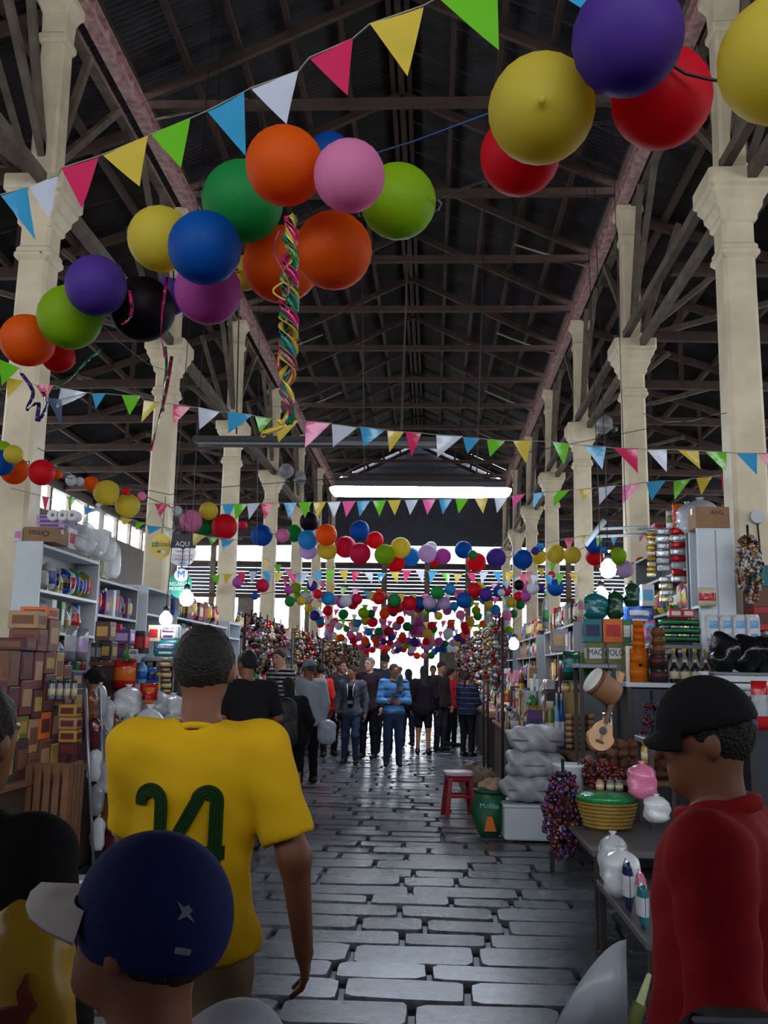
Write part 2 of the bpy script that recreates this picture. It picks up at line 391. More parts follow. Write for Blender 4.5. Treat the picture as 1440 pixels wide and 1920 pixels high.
blk = thing('blocker', 'unseen light blocker added over the aisle behind the camera', 'blocker', (-.6, -2.6, 3.05))  # unseen sheet added to keep rear daylight off the lower aisle
vs = []; fs = []
for i in range(9):
    for j in range(9):
        x, y = -5+10*i/8, -3+5.2*j/8; vs.append((x, y, .18*math.cos(x*.9)*math.cos(y*.8)-.1))
for i in range(8):
    for j in range(8): fs.append((i*9+j, i*9+9+j, i*9+10+j, i*9+j+1))
MB().add(vs, fs, True).obj('blocker_sheet', mat('dark_blocker', (38, 42, 60), .6), blk)
for x in (-5, 5):
    for y in (-2.9, 2.1): MB().tube([(x, y, -3.05), (x, y, -.0)], .03, 8).obj('pole', m_iron, blk)
# fluorescent fittings hung across the nave
m_tube = mat('lamp_glow', (255, 255, 255), .4, emit=(222, 236, 255), estr=42.0)  # glowing shell stands in for the bloom around thin lit tubes
m_white = mat('white_enamel', (205, 208, 212), .4)
m_dead = mat('grey_unlit_tube', (120, 118, 120), .35)
m_dark = mat('black_plastic', (24, 24, 28), .45)
def fitting(name, label, c, length, lit, dy):
    t = thing(name, label, 'lamp', c)
    sec = [(-.17, .0), (-.15, .1), (-.06, .17), (.06, .17), (.15, .1), (.17, 0.)] if lit else [(-.12, .03), (-.07, .11), (.07, .11), (.12, .03)]
    vs = []; n = len(sec)
    for x in (-length/2, length/2): vs += [(x, a, b_) for a, b_ in sec]
    fs = [tuple(range(n)), tuple(range(2*n-1, n-1, -1))]+[(i, i+n, (i+1) % n+n, (i+1) % n) for i in range(n)]
    MB().add(vs, fs).obj('housing', mat('dull_grey_housing', (95, 94, 98), .4, .4), t)
    if lit:
        d = MB()
        vs = []; sec2 = [(.16*math.cos(a), -.16*math.sin(a)*1.0) for a in [math.pi*i/8 for i in range(9)]]
        xs = [(-length/2-.1, .25), (-length/2-.06, .7), (-length/2, 1), (length/2, 1), (length/2+.06, .7), (length/2+.1, .25)]
        for x, k in xs: vs += [(x, a*k, b_*k) for a, b_ in sec2]
        fs = []
        for r in range(5):
            for i in range(8): fs.append((r*9+i, r*9+i+1, r*9+10+i, r*9+9+i))
        d.add(vs, fs, True).obj('glow_shell', m_tube, t)
    else:
        for yy in (-.07, .07): MB().tube([(-length/2+.05, yy, .0), (length/2-.05, yy, .0)], .022, 8).obj('tube', m_dead, t)
    for s in (-1, 1):
        MB().tube([(s*length*.33, 0, .15), (s*length*.36, dy, EZ-c[2]-.02)], .012, 5).obj('hanger_rod', m_iron, t)
    return t
a = at(788, 918, 16.0); fitting('fluorescent_lamp', 'long brightly lit fluorescent lamp hung across the nave', (a[0], 15.9, a[2]), 2.95, True, 14.86-15.9)
a = at(598, 838, 12.5); fitting('fluorescent_lamp', 'long unlit grey fluorescent fitting hung in front of the lit lamp', (a[0], 12.4, a[2]), 3.45, False, 12.27-12.4)
# ---------------------------------------------------------------- balloons, bunting and streamers
BC = {'orange': (232, 100, 14), 'yellow': (218, 198, 74), 'purple': (92, 62, 158), 'red': (222, 24, 44), 'blue': (8, 92, 178), 'green': (34, 148, 72),
      'lime': (148, 186, 24), 'pink': (228, 142, 186), 'magenta': (198, 92, 176), 'black': (26, 14, 26), 'white': (215, 216, 222), 'lilac': (205, 178, 214),
      'crimson': (205, 36, 84), 'sky': (52, 152, 205)}
bmat = {k: mat('latex_'+k, v, .55, var=.06, vscale=2.5, spec=.25, transl=.5) for k, v in BC.items()}
def balloon_mesh(col):
    prof = []
    for i in range(15):
        a = -math.pi/2+math.pi*i/14
        r = math.cos(a); z = math.sin(a)
        if z < 0: r *= 1-.06*z*z; z *= 1.08
        prof.append((max(r, .03), z))
    prof[0] = (.035, -1.1)
    return MB().lathe(prof, 24).mesh('balloon', bmat[col])
def knot_mesh(col):
    return MB().lathe([(.03, -1.08), (.045, -1.11), (.03, -1.135), (.075, -1.19), (.06, -1.2)], 10).mesh('knot', bmat[col])
bmesh_c = {k: (balloon_mesh(k), knot_mesh(k)) for k in BC}
def balloon(col, c, r, label, group, dirn=(0, .8, .6), knot=True, tear=1.0):
    o = link('balloon', bmesh_c[col][0]); o.location = c
    z = -Vector(dirn).normalized()
    o.rotation_mode = 'QUATERNION'; o.rotation_quaternion = Vector((0, 0, -1)).rotation_difference(-z)
    o.scale = (r, r, r*tear)
    tag(o, label, 'balloon', group)
    if knot: link('knot', bmesh_c[col][1], o)
    return o
def spread(bs):
    """bs: [centre, radius] lists; a balloon that would cut into one in front of it moves back along its own line of sight"""
    for it in range(80):
        bs.sort(key=lambda b: b[0][1]); moved = False
        for i in range(len(bs)):
            for j in range(i):
                a, b_ = bs[j], bs[i]; d = float(np.linalg.norm(a[0]-b_[0]))
                if d < (a[1]+b_[1])*1.05+.004 and d > 1e-4:
                    k = 1+.25*((a[1]+b_[1])*1.05+.006-d)/b_[0][1]*2; b_[0] = CAM+(b_[0]-CAM)*k; b_[1] *= k; moved = True
        if not moved: break
def cord_round(pts, bs, r=.006):
    """a string through pts, lying on the balloons instead of running through them"""
    out = []
    for p, q_ in zip(pts[:-1], pts[1:]):
        n = max(2, int(np.linalg.norm(np.array(q_)-np.array(p))/.06))
        for i in range(n): out.append(np.array(p)+(np.array(q_)-np.array(p))*i/n)
    out.append(np.array(pts[-1]))
    for p in out:
        for it in range(40):
            hit = False
            for c, R in bs:
                d = p-c; l = float(np.linalg.norm(d))
                if l < R*1.1+r+.002: p += (d/max(l, 1e-4)+np.array([0, .35, .5*(it % 3)]))*(R*1.1+r+.006-l)*.9; hit = True
            if not hit: break
    return out
def garland(rows, name, group, start='the left', kn=True):
    tot = {}
    for r in rows: tot[r[3]] = tot.get(r[3], 0)+1
    cnt = {}; bs = []; q = random.Random(len(rows)); info = []
    for r in rows:
        u, v, R, col, Y = r[:5]
        e = [at(u, v, Y), px(R, Y)*.985]; bs.append(e); info.append((r, e))
    order = list(bs); spread(bs)
    for r, e in info:
        col = r[3]; cnt[col] = cnt.get(col, 0)+1
        cn = {'sky': 'light blue', 'crimson': 'deep pink'}.get(col, col)
        lab = 'only '+cn+' balloon on '+name if tot[col] == 1 else ORD[cnt[col]-1]+' '+cn+' balloon from '+start+' on '+name
        if len(r) > 5: lab = r[5]
        d = r[6] if len(r) > 6 else (q.uniform(-.5, .5), q.uniform(.3, 1), q.uniform(-.2, .9))
        balloon(col, e[0], e[1], lab, group, d, kn)
    path = [c+np.array([0, R*1.15, R*.3]) for c, R in order]
    o = MB().tube(cord_round(path, bs), .005, 5).obj('garland_cord', mat('dark_string', (40, 34, 40), .6)); tag(o, 'thin dark string tying together '+name, 'string')
    return bs
G1 = 'big balloon garland near the camera'
near = [
 (50, 638, 53, 'orange', 4.55, 'orange balloon at the low left end of the big near garland'),
 (108, 668, 33, 'red', 4.8, 'small red balloon half hidden behind the orange and lime balloons'),
 (131, 595, 65, 'lime', 4.35, 'lime balloon between the orange and purple ones, low end of near garland'),
 (180, 536, 62, 'purple', 4.15, 'purple balloon beside the black one in the near garland'),
 (267, 580, 66, 'black', 4.5, 'black balloon with curled ribbons in the near garland'),
 (318, 556, 38, 'purple', 4.85, 'dark purple balloon hidden behind the black balloon'),
 (301, 448, 67, 'yellow', 4.2, 'yellow balloon behind the royal blue one in the near garland'),
 (390, 546, 68, 'magenta', 4.05, 'magenta balloon hanging beneath the royal blue one'),
 (458, 512, 36, 'yellow', 4.3, 'yellow balloon peeking out between the magenta and orange balloons'),
 (384, 465, 75, 'blue', 3.7, 'large royal blue balloon in the near garland'),
 (455, 378, 84, 'green', 3.75, 'large dark green balloon touching three orange balloons'),
 (527, 496, 78, 'orange', 4.0, 'orange balloon behind the hanging braided streamer'),
 (625, 470, 79, 'orange', 3.65, 'orange balloon under the pale pink balloon'),
 (534, 311, 81, 'orange', 3.3, 'large orange balloon topmost of the central cluster'),
 (618, 288, 44, 'blue', 3.9, 'blue balloon almost hidden behind the pale pink balloon'),
 (655, 330, 74, 'pink', 3.2, 'pale pink balloon in front of the central cluster'),
 (746, 378, 77, 'lime', 3.7, 'lime balloon beside the pale pink balloon'),
 (975, 291, 82, 'red', 2.95, 'red balloon behind and below the big yellow balloon'),
 (1015, 205, 110, 'yellow', 2.6, 'big yellow balloon with its knot facing the camera', (-.1, -.9, -.42)),
 (1240, 184, 102, 'red', 2.7, 'big red balloon under the deep purple balloon'),
 (1176, 72, 115, 'purple', 2.4, 'big deep purple balloon at the top of the frame', (-.2, -.95, .1)),
 (1466, 112, 128, 'yellow', 2.3, 'largest yellow balloon cut by the frame edge near the cream pillar'),
]
pts1 = garland(near, G1, 'balloons of the big near garland')
# the blue cord from the near garland to the far pillar, and its fixing
a = at(660, 300, 3.6); b_ = at(930, 208, 2.8)
tag(MB().tube([a, (a+b_)/2+np.array([0, 0, -.01]), b_], .004, 4).obj('blue_string', mat('blue_string', (40, 70, 130), .6)), 'blue string between the central balloon cluster and the big yellow balloon', 'string')
left2 = [(2, 868, 26, 'blue', 8.5), (4, 845, 20, 'lime', 8.7), (25, 852, 19, 'yellow', 8.3), (27, 882, 28, 'orange', 8.5), (78, 886, 26, 'red', 8.55), (108, 890, 9, 'orange', 8.8),
         (133, 901, 11, 'white', 9.4), (150, 903, 9, 'white', 9.45), (171, 907, 15, 'orange', 9.6), (199, 924, 25, 'yellow', 9.5), (236, 921, 8, 'red', 9.4), (239, 948, 24, 'yellow', 9.6), (266, 930, 9, 'pink', 9.8),
         (332, 958, 10, 'white', 10.4), (358, 977, 22, 'pink', 10.8), (386, 988, 17, 'green', 11.2), (391, 958, 18, 'yellow', 10.9), (421, 988, 25, 'red', 11.0)]
garland(left2, 'the garland over the left stall', 'balloons over the left stall')
mid = [(455, 985, 9, 'crimson', 14.6), (491, 1004, 21, 'blue', 14.2), (530, 1004, 14, 'pink', 14.1), (552, 1000, 17, 'green', 14.5), (580, 978, 19, 'black', 14.4), (577, 1012, 19, 'sky', 14.1), (578, 1032, 18, 'lilac', 14.5), (612, 1003, 21, 'orange', 14.0),
       (613, 1031, 19, 'yellow', 14.4), (648, 1026, 21, 'crimson', 14.4), (674, 995, 19, 'blue', 14.0), (675, 1038, 21, 'crimson', 14.2), (703, 1013, 17, 'red', 14.2), (721, 1040, 20, 'lime', 14.0), (742, 1055, 18, 'red', 14.6), (751, 1027, 20, 'yellow', 14.0), (770, 1044, 18, 'sky', 14.7),
       (801, 1038, 18, 'lilac', 14.2), (808, 1027, 12, 'white', 14.6), (816, 1048, 14, 'red', 14.7), (830, 1043, 16, 'magenta', 14.3), (869, 1031, 17, 'blue', 14.3), (886, 1040, 9, 'green', 14.0), (893, 1054, 19, 'red', 14.4), (930, 1046, 19, 'purple', 14.1),
       (980, 1049, 19, 'blue', 14.0), (1003, 1033, 8, 'purple', 13.9), (1012, 1026, 9, 'sky', 14.2), (1010, 1044, 15, 'yellow', 14.5), (1042, 1039, 18, 'yellow', 13.9), (1073, 1041, 17, 'yellow', 13.7), (1113, 1022, 16, 'blue', 13.6), (1115, 1044, 17, 'red', 13.7), (1133, 1032, 7, 'sky', 13.4), (1132, 1058, 13, 'orange', 13.8), (1158, 1043, 17, 'lime', 13.3), (1171, 1067, 17, 'lilac', 13.5), (1203, 1056, 12, 'red', 13.1)]
garland(mid, 'the garland under the lit lamp', 'balloons under the lit lamp')
g3 = [(445, 1092, 10, 'magenta', 19.5), (492, 1098, 13, 'crimson', 20), (478, 1118, 7, 'blue', 20), (541, 1106, 9, 'magenta', 21), (543, 1128, 10, 'green', 21), (565, 1127, 9, 'yellow', 21.2), (596, 1114, 9, 'red', 21.5), (615, 1122, 13, 'sky', 21.6), (648, 1127, 12, 'white', 21.8), (669, 1124, 11, 'crimson', 22), (700, 1119, 9, 'yellow', 22.2), (710, 1122, 12, 'red', 22),
      (739, 1126, 13, 'green', 22), (738, 1139, 14, 'red', 22.3), (768, 1131, 14, 'red', 22), (788, 1132, 12, 'blue', 22.2), (805, 1130, 13, 'lilac', 22), (820, 1111, 13, 'green', 21.8), (832, 1131, 13, 'lilac', 22.2), (844, 1105, 11, 'sky', 22), (870, 1126, 15, 'blue', 21.7), (890, 1107, 14, 'red', 21.9), (898, 1100, 11, 'yellow', 22.3),
      (911, 1115, 13, 'purple', 21.8), (935, 1109, 11, 'blue', 22), (940, 1111, 7, 'white', 21.6), (973, 1097, 10, 'black', 21), (972, 1118, 9, 'red', 21.2), (986, 1118, 10, 'magenta', 21), (999, 1103, 12, 'white', 20.5), (1013, 1103, 9, 'purple', 20.6), (1042, 1102, 16, 'blue', 19.8), (1034, 1078, 7, 'red', 19.9), (1072, 1079, 6, 'orange', 19.6)]
garland(g3, 'the garland beyond the lit lamp', 'balloons beyond the lit lamp')
# five dense garlands above the far crowd
q = random.Random(77); cols = ['red', 'crimson', 'blue', 'sky', 'yellow', 'lime', 'green', 'orange', 'purple', 'magenta', 'pink', 'white', 'lilac']
for gi, (Y, z0, n) in enumerate(((25.4, 3.2, 34), (28.6, 2.85, 34), (31.8, 2.6, 35), (35.0, 2.45, 36), (38.2, 2.35, 38))):
    bs = []; cnt = {}
    for i in range(n):
        f = (i+.5)/n; x = XL+.6+(XR-XL-1.2)*f+q.uniform(-.08, .08)
        z = z0+.4*(2*f-1)**2+q.uniform(-.16, .16)+(.25 if i % 3 == 0 else 0)
        c = np.array([x, Y+q.uniform(-.15, .15), z]); bs.append([c, q.uniform(.12, .16)])
    order = list(bs); spread(bs)
    for c, R in order:
        col = q.choice(cols); cn = {'sky': 'light blue', 'crimson': 'deep pink'}.get(col, col); cnt[col] = cnt.get(col, 0)+1
        balloon(col, c, R, ORD[cnt[col]-1]+' small '+cn+' balloon from the left on the '+ORD[gi]+' far garland', 'balloons of the far garlands', (q.uniform(-1, 1), q.uniform(-1, 1), q.uniform(-.5, 1)), False)
    path = [np.array((XL+.2, Y, z0+.9))]+[c+np.array([0, R*1.1, R*.4]) for c, R in order]+[np.array((XR-.2, Y, z0+.9))]
    tag(MB().tube(cord_round(path, bs), .006, 4).obj('garland_cord', MATS['dark_string']), 'string of the '+ORD[gi]+' dense far garland from the lamp', 'string')

# pennants
PC = {'b': (58, 150, 196), 'w': (196, 200, 214), 'r': (206, 44, 92), 'y': (208, 180, 70), 'g': (104, 184, 40), 'p': (232, 96, 158), 'n': (70, 84, 104)}
pmat = {k: mat('pennant_film_'+k, v, .16, var=.05, spec=.6, transl=.3, bump=.25, bscale=9) for k, v in PC.items()}
def pennant(A, B, T, col, parent, q, n=4):
    """a triangular film flag hung between A and B with its tip at T"""
    A, B, T = Vector(A), Vector(B), Vector(T); nrm = (B-A).cross(T-A).normalized()
    if nrm.y > 0: nrm = -nrm
    wv = (B-A).length; ph = q.uniform(0, 6.28); am = wv*q.uniform(.06, .13); vs = []; fs = []; idx = {}
    for i in range(n+1):
        for j in range(n+1-i):
            a, b_ = i/n, j/n
            p = A+(T-A)*a+(B-A)*b_
            k = math.sin(ph+3.2*(b_+a*.4))*am*(.3+a)+am*.8*a*a
            idx[(i, j)] = len(vs); vs.append(p+nrm*k)
    for i in range(n):
        for j in range(n-i):
            fs.append((idx[(i, j)], idx[(i+1, j)], idx[(i, j+1)]))
            if j < n-i-1: fs.append((idx[(i+1, j)], idx[(i+1, j+1)], idx[(i, j+1)]))
    return MB().add(vs, fs, True).obj('pennant', pmat[col], parent)
def bunting(label, flags, ends=None, group=None):
    """flags: (x0, y0, x1, y1, tip x, tip y, colour, depth) in the photograph's pixels, turned into points"""
    t = thing('bunting', label, 'bunting', group=group); q = random.Random(len(label)); path = []
    for x0, y0, x1, y1, tx, ty, c, Y in flags:
        A, B, T = at(x0, y0, Y), at(x1, y1, Y), at(tx, ty, Y)
        pennant(A, B, T, c, t, q); path += [A, B]
    path.sort(key=lambda p: p[0])
    if ends:
        if ends[0] is not None: path.insert(0, np.array(ends[0]))
        if ends[1] is not None: path.append(np.array(ends[1]))
    MB().tube(path, .004, 4).obj('cord', mat('bunting_cord', (150, 150, 140), .6), t)
    return t
f1 = [(-75, 372, -5, 368, -50, 455, 'y', 4.75), (0, 365, 52, 352, 68, 452, 'b', 4.6), (55, 352, 108, 328, 97, 415, 'w', 4.5), (115, 315, 185, 293, 153, 390, 'r', 4.35), (192, 290, 278, 255, 265, 355, 'y', 4.2), (283, 252, 357, 222, 343, 322, 'g', 4.0), (388, 208, 458, 172, 460, 290, 'b', 3.8),
      (470, 165, 560, 133, 538, 235, 'w', 3.6), (580, 108, 662, 72, 652, 180, 'r', 3.4), (693, 45, 795, 10, 764, 145, 'y', 3.2), (822, -5, 932, -25, 936, 92, 'g', 3.0), (1040, -14, 1125, -30, 1105, 36, 'b', 2.8), (1200, -60, 1290, -75, 1250, 10, 'w', 2.6), (1395, -45, 1480, -55, 1450, 8, 'g', 2.4)]
bunting('bunting of large shiny pennants slanting up past the orange balloons', f1, (at(-180, 400, 5.2), at(1650, -70, 2.2)))
f2 = [(-5, 672, 37, 690, 6, 725, 'g', 7.6), (12, 708, 45, 714, 16, 748, 'y', 7.7), (67, 722, 100, 722, 82, 748, 'r', 7.8), (88, 746, 116, 748, 115, 797, 'n', 7.8), (115, 728, 165, 736, 110, 768, 'w', 7.85), (172, 738, 198, 738, 181, 768, 'b', 7.9), (228, 741, 263, 742, 245, 780, 'g', 7.95), (270, 750, 300, 755, 264, 792, 'y', 8), (325, 758, 357, 763, 325, 797, 'r', 8), (372, 764, 412, 772, 375, 807, 'w', 8), (427, 772, 473, 778, 430, 815, 'b', 8), (478, 780, 510, 785, 487, 812, 'g', 8),
      (516, 786, 560, 789, 523, 832, 'y', 8), (574, 790, 620, 793, 572, 840, 'p', 8), (622, 795, 670, 802, 625, 840, 'w', 8), (675, 800, 722, 806, 682, 838, 'b', 8), (726, 807, 758, 810, 730, 848, 'y', 8), (760, 810, 790, 812, 772, 858, 'r', 8), (818, 815, 868, 818, 820, 857, 'w', 8), (868, 820, 900, 822, 876, 852, 'b', 8), (913, 824, 948, 826, 918, 858, 'g', 8), (962, 826, 997, 827, 985, 870, 'y', 8),
      (1036, 828, 1069, 833, 1057, 873, 'g', 8), (1095, 835, 1136, 838, 1130, 880, 'b', 8), (1150, 840, 1196, 841, 1196, 888, 'r', 8), (1213, 843, 1250, 843, 1250, 885, 'w', 8), (1270, 843, 1310, 845, 1314, 880, 'y', 8), (1322, 846, 1362, 848, 1360, 885, 'g', 8), (1380, 850, 1420, 850, 1418, 892, 'b', 8), (1422, 850, 1460, 850, 1450, 890, 'r', 8)]
bunting('bunting sagging right across the nave in front of the lit lamp', f2, (at(-60, 650, 7.6), at(1560, 850, 8)))
f3 = [(1412, 882, 1446, 877, 1418, 922, 'b', 10), (1352, 893, 1392, 886, 1353, 922, 'r', 10.3), (1305, 897, 1337, 892, 1314, 929, 'y', 10.6), (1263, 902, 1296, 897, 1265, 938, 'g', 10.9), (1212, 905, 1248, 901, 1220, 940, 'b', 11.2), (1167, 911, 1202, 905, 1167, 946, 'p', 11.5), (1122, 914, 1156, 910, 1122, 948, 'w', 11.8), (1085, 918, 1112, 915, 1093, 942, 'y', 12.1), (1038, 922, 1069, 918, 1038, 951, 'g', 12.4), (1000, 925, 1022, 922, 1000, 954, 'b', 12.6), (960, 930, 985, 926, 962, 953, 'p', 12.8)]
for i, x in enumerate((930, 893, 857, 826, 795, 762, 730, 702, 672, 645, 617, 590, 562, 535, 492, 466, 442, 419)):
    f3.append((x-3, 934+i*.7, x+22, 933+i*.7, x+q.uniform(0, 14), 962+i*.9, 'wygbpwygbpwygbrwgbr'[i], 13.0))
bunting('bunting running under the lit lamp and up to the near cream pillar', f3, ((XL, 13.2, at(300, 945, 13.2)[2]), at(1500, 868, 9.7)))
f4 = [(290, 944, 316, 946, 300, 968, 'r', 9.0), (276, 985, 306, 988, 278, 1002, 'b', 9.2), (254, 977, 273, 980, 256, 995, 'g', 9.1), (224, 970, 250, 974, 232, 985, 'y', 9.0), (158, 950, 184, 957, 160, 965, 'b', 8.7), (128, 933, 142, 935, 130, 955, 'g', 8.6), (78, 930, 92, 933, 84, 962, 'r', 8.5), (309, 990, 328, 993, 320, 1006, 'w', 9.3), (362, 1000, 386, 1005, 362, 1024, 'y', 9.6), (390, 1006, 410, 1008, 396, 1022, 'g', 9.8), (414, 1012, 440, 1012, 418, 1032, 'b', 10)]
bunting('small bunting looped over the goods of the left stall', f4, (at(20, 915, 8.3), at(455, 1010, 10.2)))
f5 = [(1116, 1004, 1134, 1002, 1120, 1026, 'g', 10.4), (1144, 1003, 1160, 1002, 1150, 1024, 'b', 10.3), (1198, 1000, 1212, 998, 1199, 1018, 'r', 10.1), (1058, 1010, 1078, 1008, 1066, 1032, 'r', 10.7), (1088, 1005, 1100, 1004, 1093, 1020, 'y', 10.5)]
bunting('short bunting with few flags beside the hanging sachet strips', f5, (at(1010, 1022, 11), at(1225, 996, 10.0)))
f6 = [(x, 1072+3*math.cos(i)+.00004*(x-700)**2, x+17, 1072+3*math.cos(i)+.00004*(x-683)**2, x+(4 if i % 2 else 14), 1094+.00004*(x-700)**2, 'gyrwbyrwb'[i % 9], 18.2) for i, x in enumerate(range(395, 1080, 24))]
bunting('bunting of many small pennants below the garland under the lit lamp', f6, ((XL, 18.2, 3.9), (XR, 18.2, 3.9)))
k = 0
for Y, z0, nn in ((23.4, 3.5, 26), (26.8, 3.35, 26), (30.2, 3.15, 26), (33.4, 2.95, 28), (36.6, 2.85, 28)):
    t = thing('bunting', 'bunting of tiny pennants, '+ORD[k]+' of those among the far garlands', 'bunting', group='bunting among the far garlands'); k += 1
    pth = [(XL+.1+(XR-XL-.2)*i/20, Y, z0+.9*((2*i/20-1)**2)) for i in range(21)]
    MB().tube(pth, .005, 4).obj('cord', MATS['bunting_cord'], t)
    for i in range(nn):
        f = (i+.5)/nn; x = XL+.1+(XR-XL-.2)*f; z = z0+.9*(2*f-1)**2
        pennant((x-.1, Y, z), (x+.1, Y, z), (x+q.uniform(-.07, .07), Y, z-.25), 'gyrwbp'[(i*5+k) % 6], t, q, 2)

# ribbons
RC = {'green': (24, 110, 62), 'gold': (188, 160, 60), 'magenta': (186, 30, 96), 'teal': (20, 110, 110), 'rust': (170, 84, 50), 'wine': (120, 22, 54), 'violet': (60, 40, 96)}
rmat = {k: mat('foil_ribbon_'+k, v, .22, .1, transl=.15) for k, v in RC.items()}
def ribbon(path, wd, col, parent, name='ribbon', twist=0.0):
    vs = []; fs = []; n = len(path)
    for i, p in enumerate(path):
        p = Vector(p); d = (Vector(path[min(i+1, n-1)])-Vector(path[max(i-1, 0)])).normalized()
        sd = Vector((math.cos(twist*i), math.sin(twist*i), 0)); sd = (sd-d*sd.dot(d)).normalized()
        up = d.cross(sd)*wd*.08
        vs += [p-sd*wd/2+up, p+sd*wd/2+up, p+sd*wd/2-up, p-sd*wd/2-up]
    for i in range(n-1):
        for j in range(4): fs.append((i*4+j, i*4+(j+1) % 4, i*4+4+(j+1) % 4, i*4+4+j))
    fs += [(3, 2, 1, 0), (n*4-4, n*4-3, n*4-2, n*4-1)]
    return MB().add(vs, fs, True).obj(name, rmat[col], parent)
t = thing('braided_streamer', 'long braided streamer of curled metallic ribbons hanging from the central orange balloons', 'streamer', tuple(at(545, 405, 3.3)))
top = np.array(at(545, 405, 3.3)); bot = np.array(at(538, 795, 3.3)); q = random.Random(2)
for k, c in enumerate(('green', 'magenta', 'gold', 'teal', 'magenta', 'green', 'gold')):
    pth = []
    for i in range(60):
        f = i/59; a = f*(26+3*(k % 3))+k*2.4; R = .016+.014*math.sin(math.pi*f)
        pth.append(tuple((top+(bot-top)*f*(1-.04*(k % 3))+np.array([R*math.cos(a), R*math.sin(a)*.7, 0]))-top))
    ribbon(pth, .021, c, t, 'ribbon', .5)
pth = [tuple(np.array(at(530+8*math.sin(i*.5), 575+i*11, 3.36))-top) for i in range(12)]; ribbon(pth, .014, 'rust', t)
pth = [tuple(np.array(at(528-14*math.sin(i*.33), 425+i*8, 3.25))-top) for i in range(18)]; ribbon(pth, .006, 'wine', t)
pth = [tuple(np.array(at(534-22*math.sin(i*.32), 528+i*3.5, 3.25))-top) for i in range(11)]; ribbon(pth, .007, 'gold', t)
pth = [tuple(np.array(at(520+35*math.sin(i*.5)*i/12, 785+i*3, 3.3))-top) for i in range(12)]; ribbon(pth, .02, 'gold', t)
def hung(label, pts, col, wd, Y):
    o = at(*pts[0], Y); t = thing('curling_ribbon', label, 'ribbon', tuple(o)); ps = []
    P_ = [np.array(p, float) for p in [pts[0]]+list(pts)+[pts[-1]]]
    for k in range(1, len(P_)-2):
        for i in range(8):
            s_ = i/8; p = .5*((2*P_[k])+(P_[k+1]-P_[k-1])*s_+(2*P_[k-1]-5*P_[k]+4*P_[k+1]-P_[k+2])*s_**2+(3*P_[k]-P_[k-1]-3*P_[k+1]+P_[k+2])*s_**3); ps.append(tuple(p))
    ps.append(pts[-1])
    ribbon([tuple(np.array(at(u, v, Y+.02*math.sin(i)))-o) for i, (u, v) in enumerate(ps)], wd, col, t, 'ribbon', .12)
hung('magenta ribbon dangling from the black balloon over the cream capital', [(314, 520), (306, 570), (302, 630), (310, 670)], 'magenta', .014, 4.35)
hung('long green ribbon hanging in front of the cream pillar', [(310, 650), (312, 690), (305, 740), (306, 772)], 'green', .014, 4.4)
hung('long dark red ribbon hanging slantwise in front of the cream pillar', [(322, 668), (310, 740), (294, 800), (282, 845)], 'wine', .018, 4.4)
hung('magenta ribbon curl between the purple and black balloons', [(243, 545), (248, 580), (240, 600), (228, 608)], 'magenta', .016, 4.1)
hung('violet ribbon bow hanging below the orange end balloon', [(40, 700), (62, 735), (50, 768), (72, 755), (70, 790), (88, 760), (80, 735)], 'violet', .02, 4.5)
hung('dark twisted ribbon trailing below the lime balloon', [(190, 655), (160, 680), (130, 712), (100, 730)], 'green', .012, 4.4)
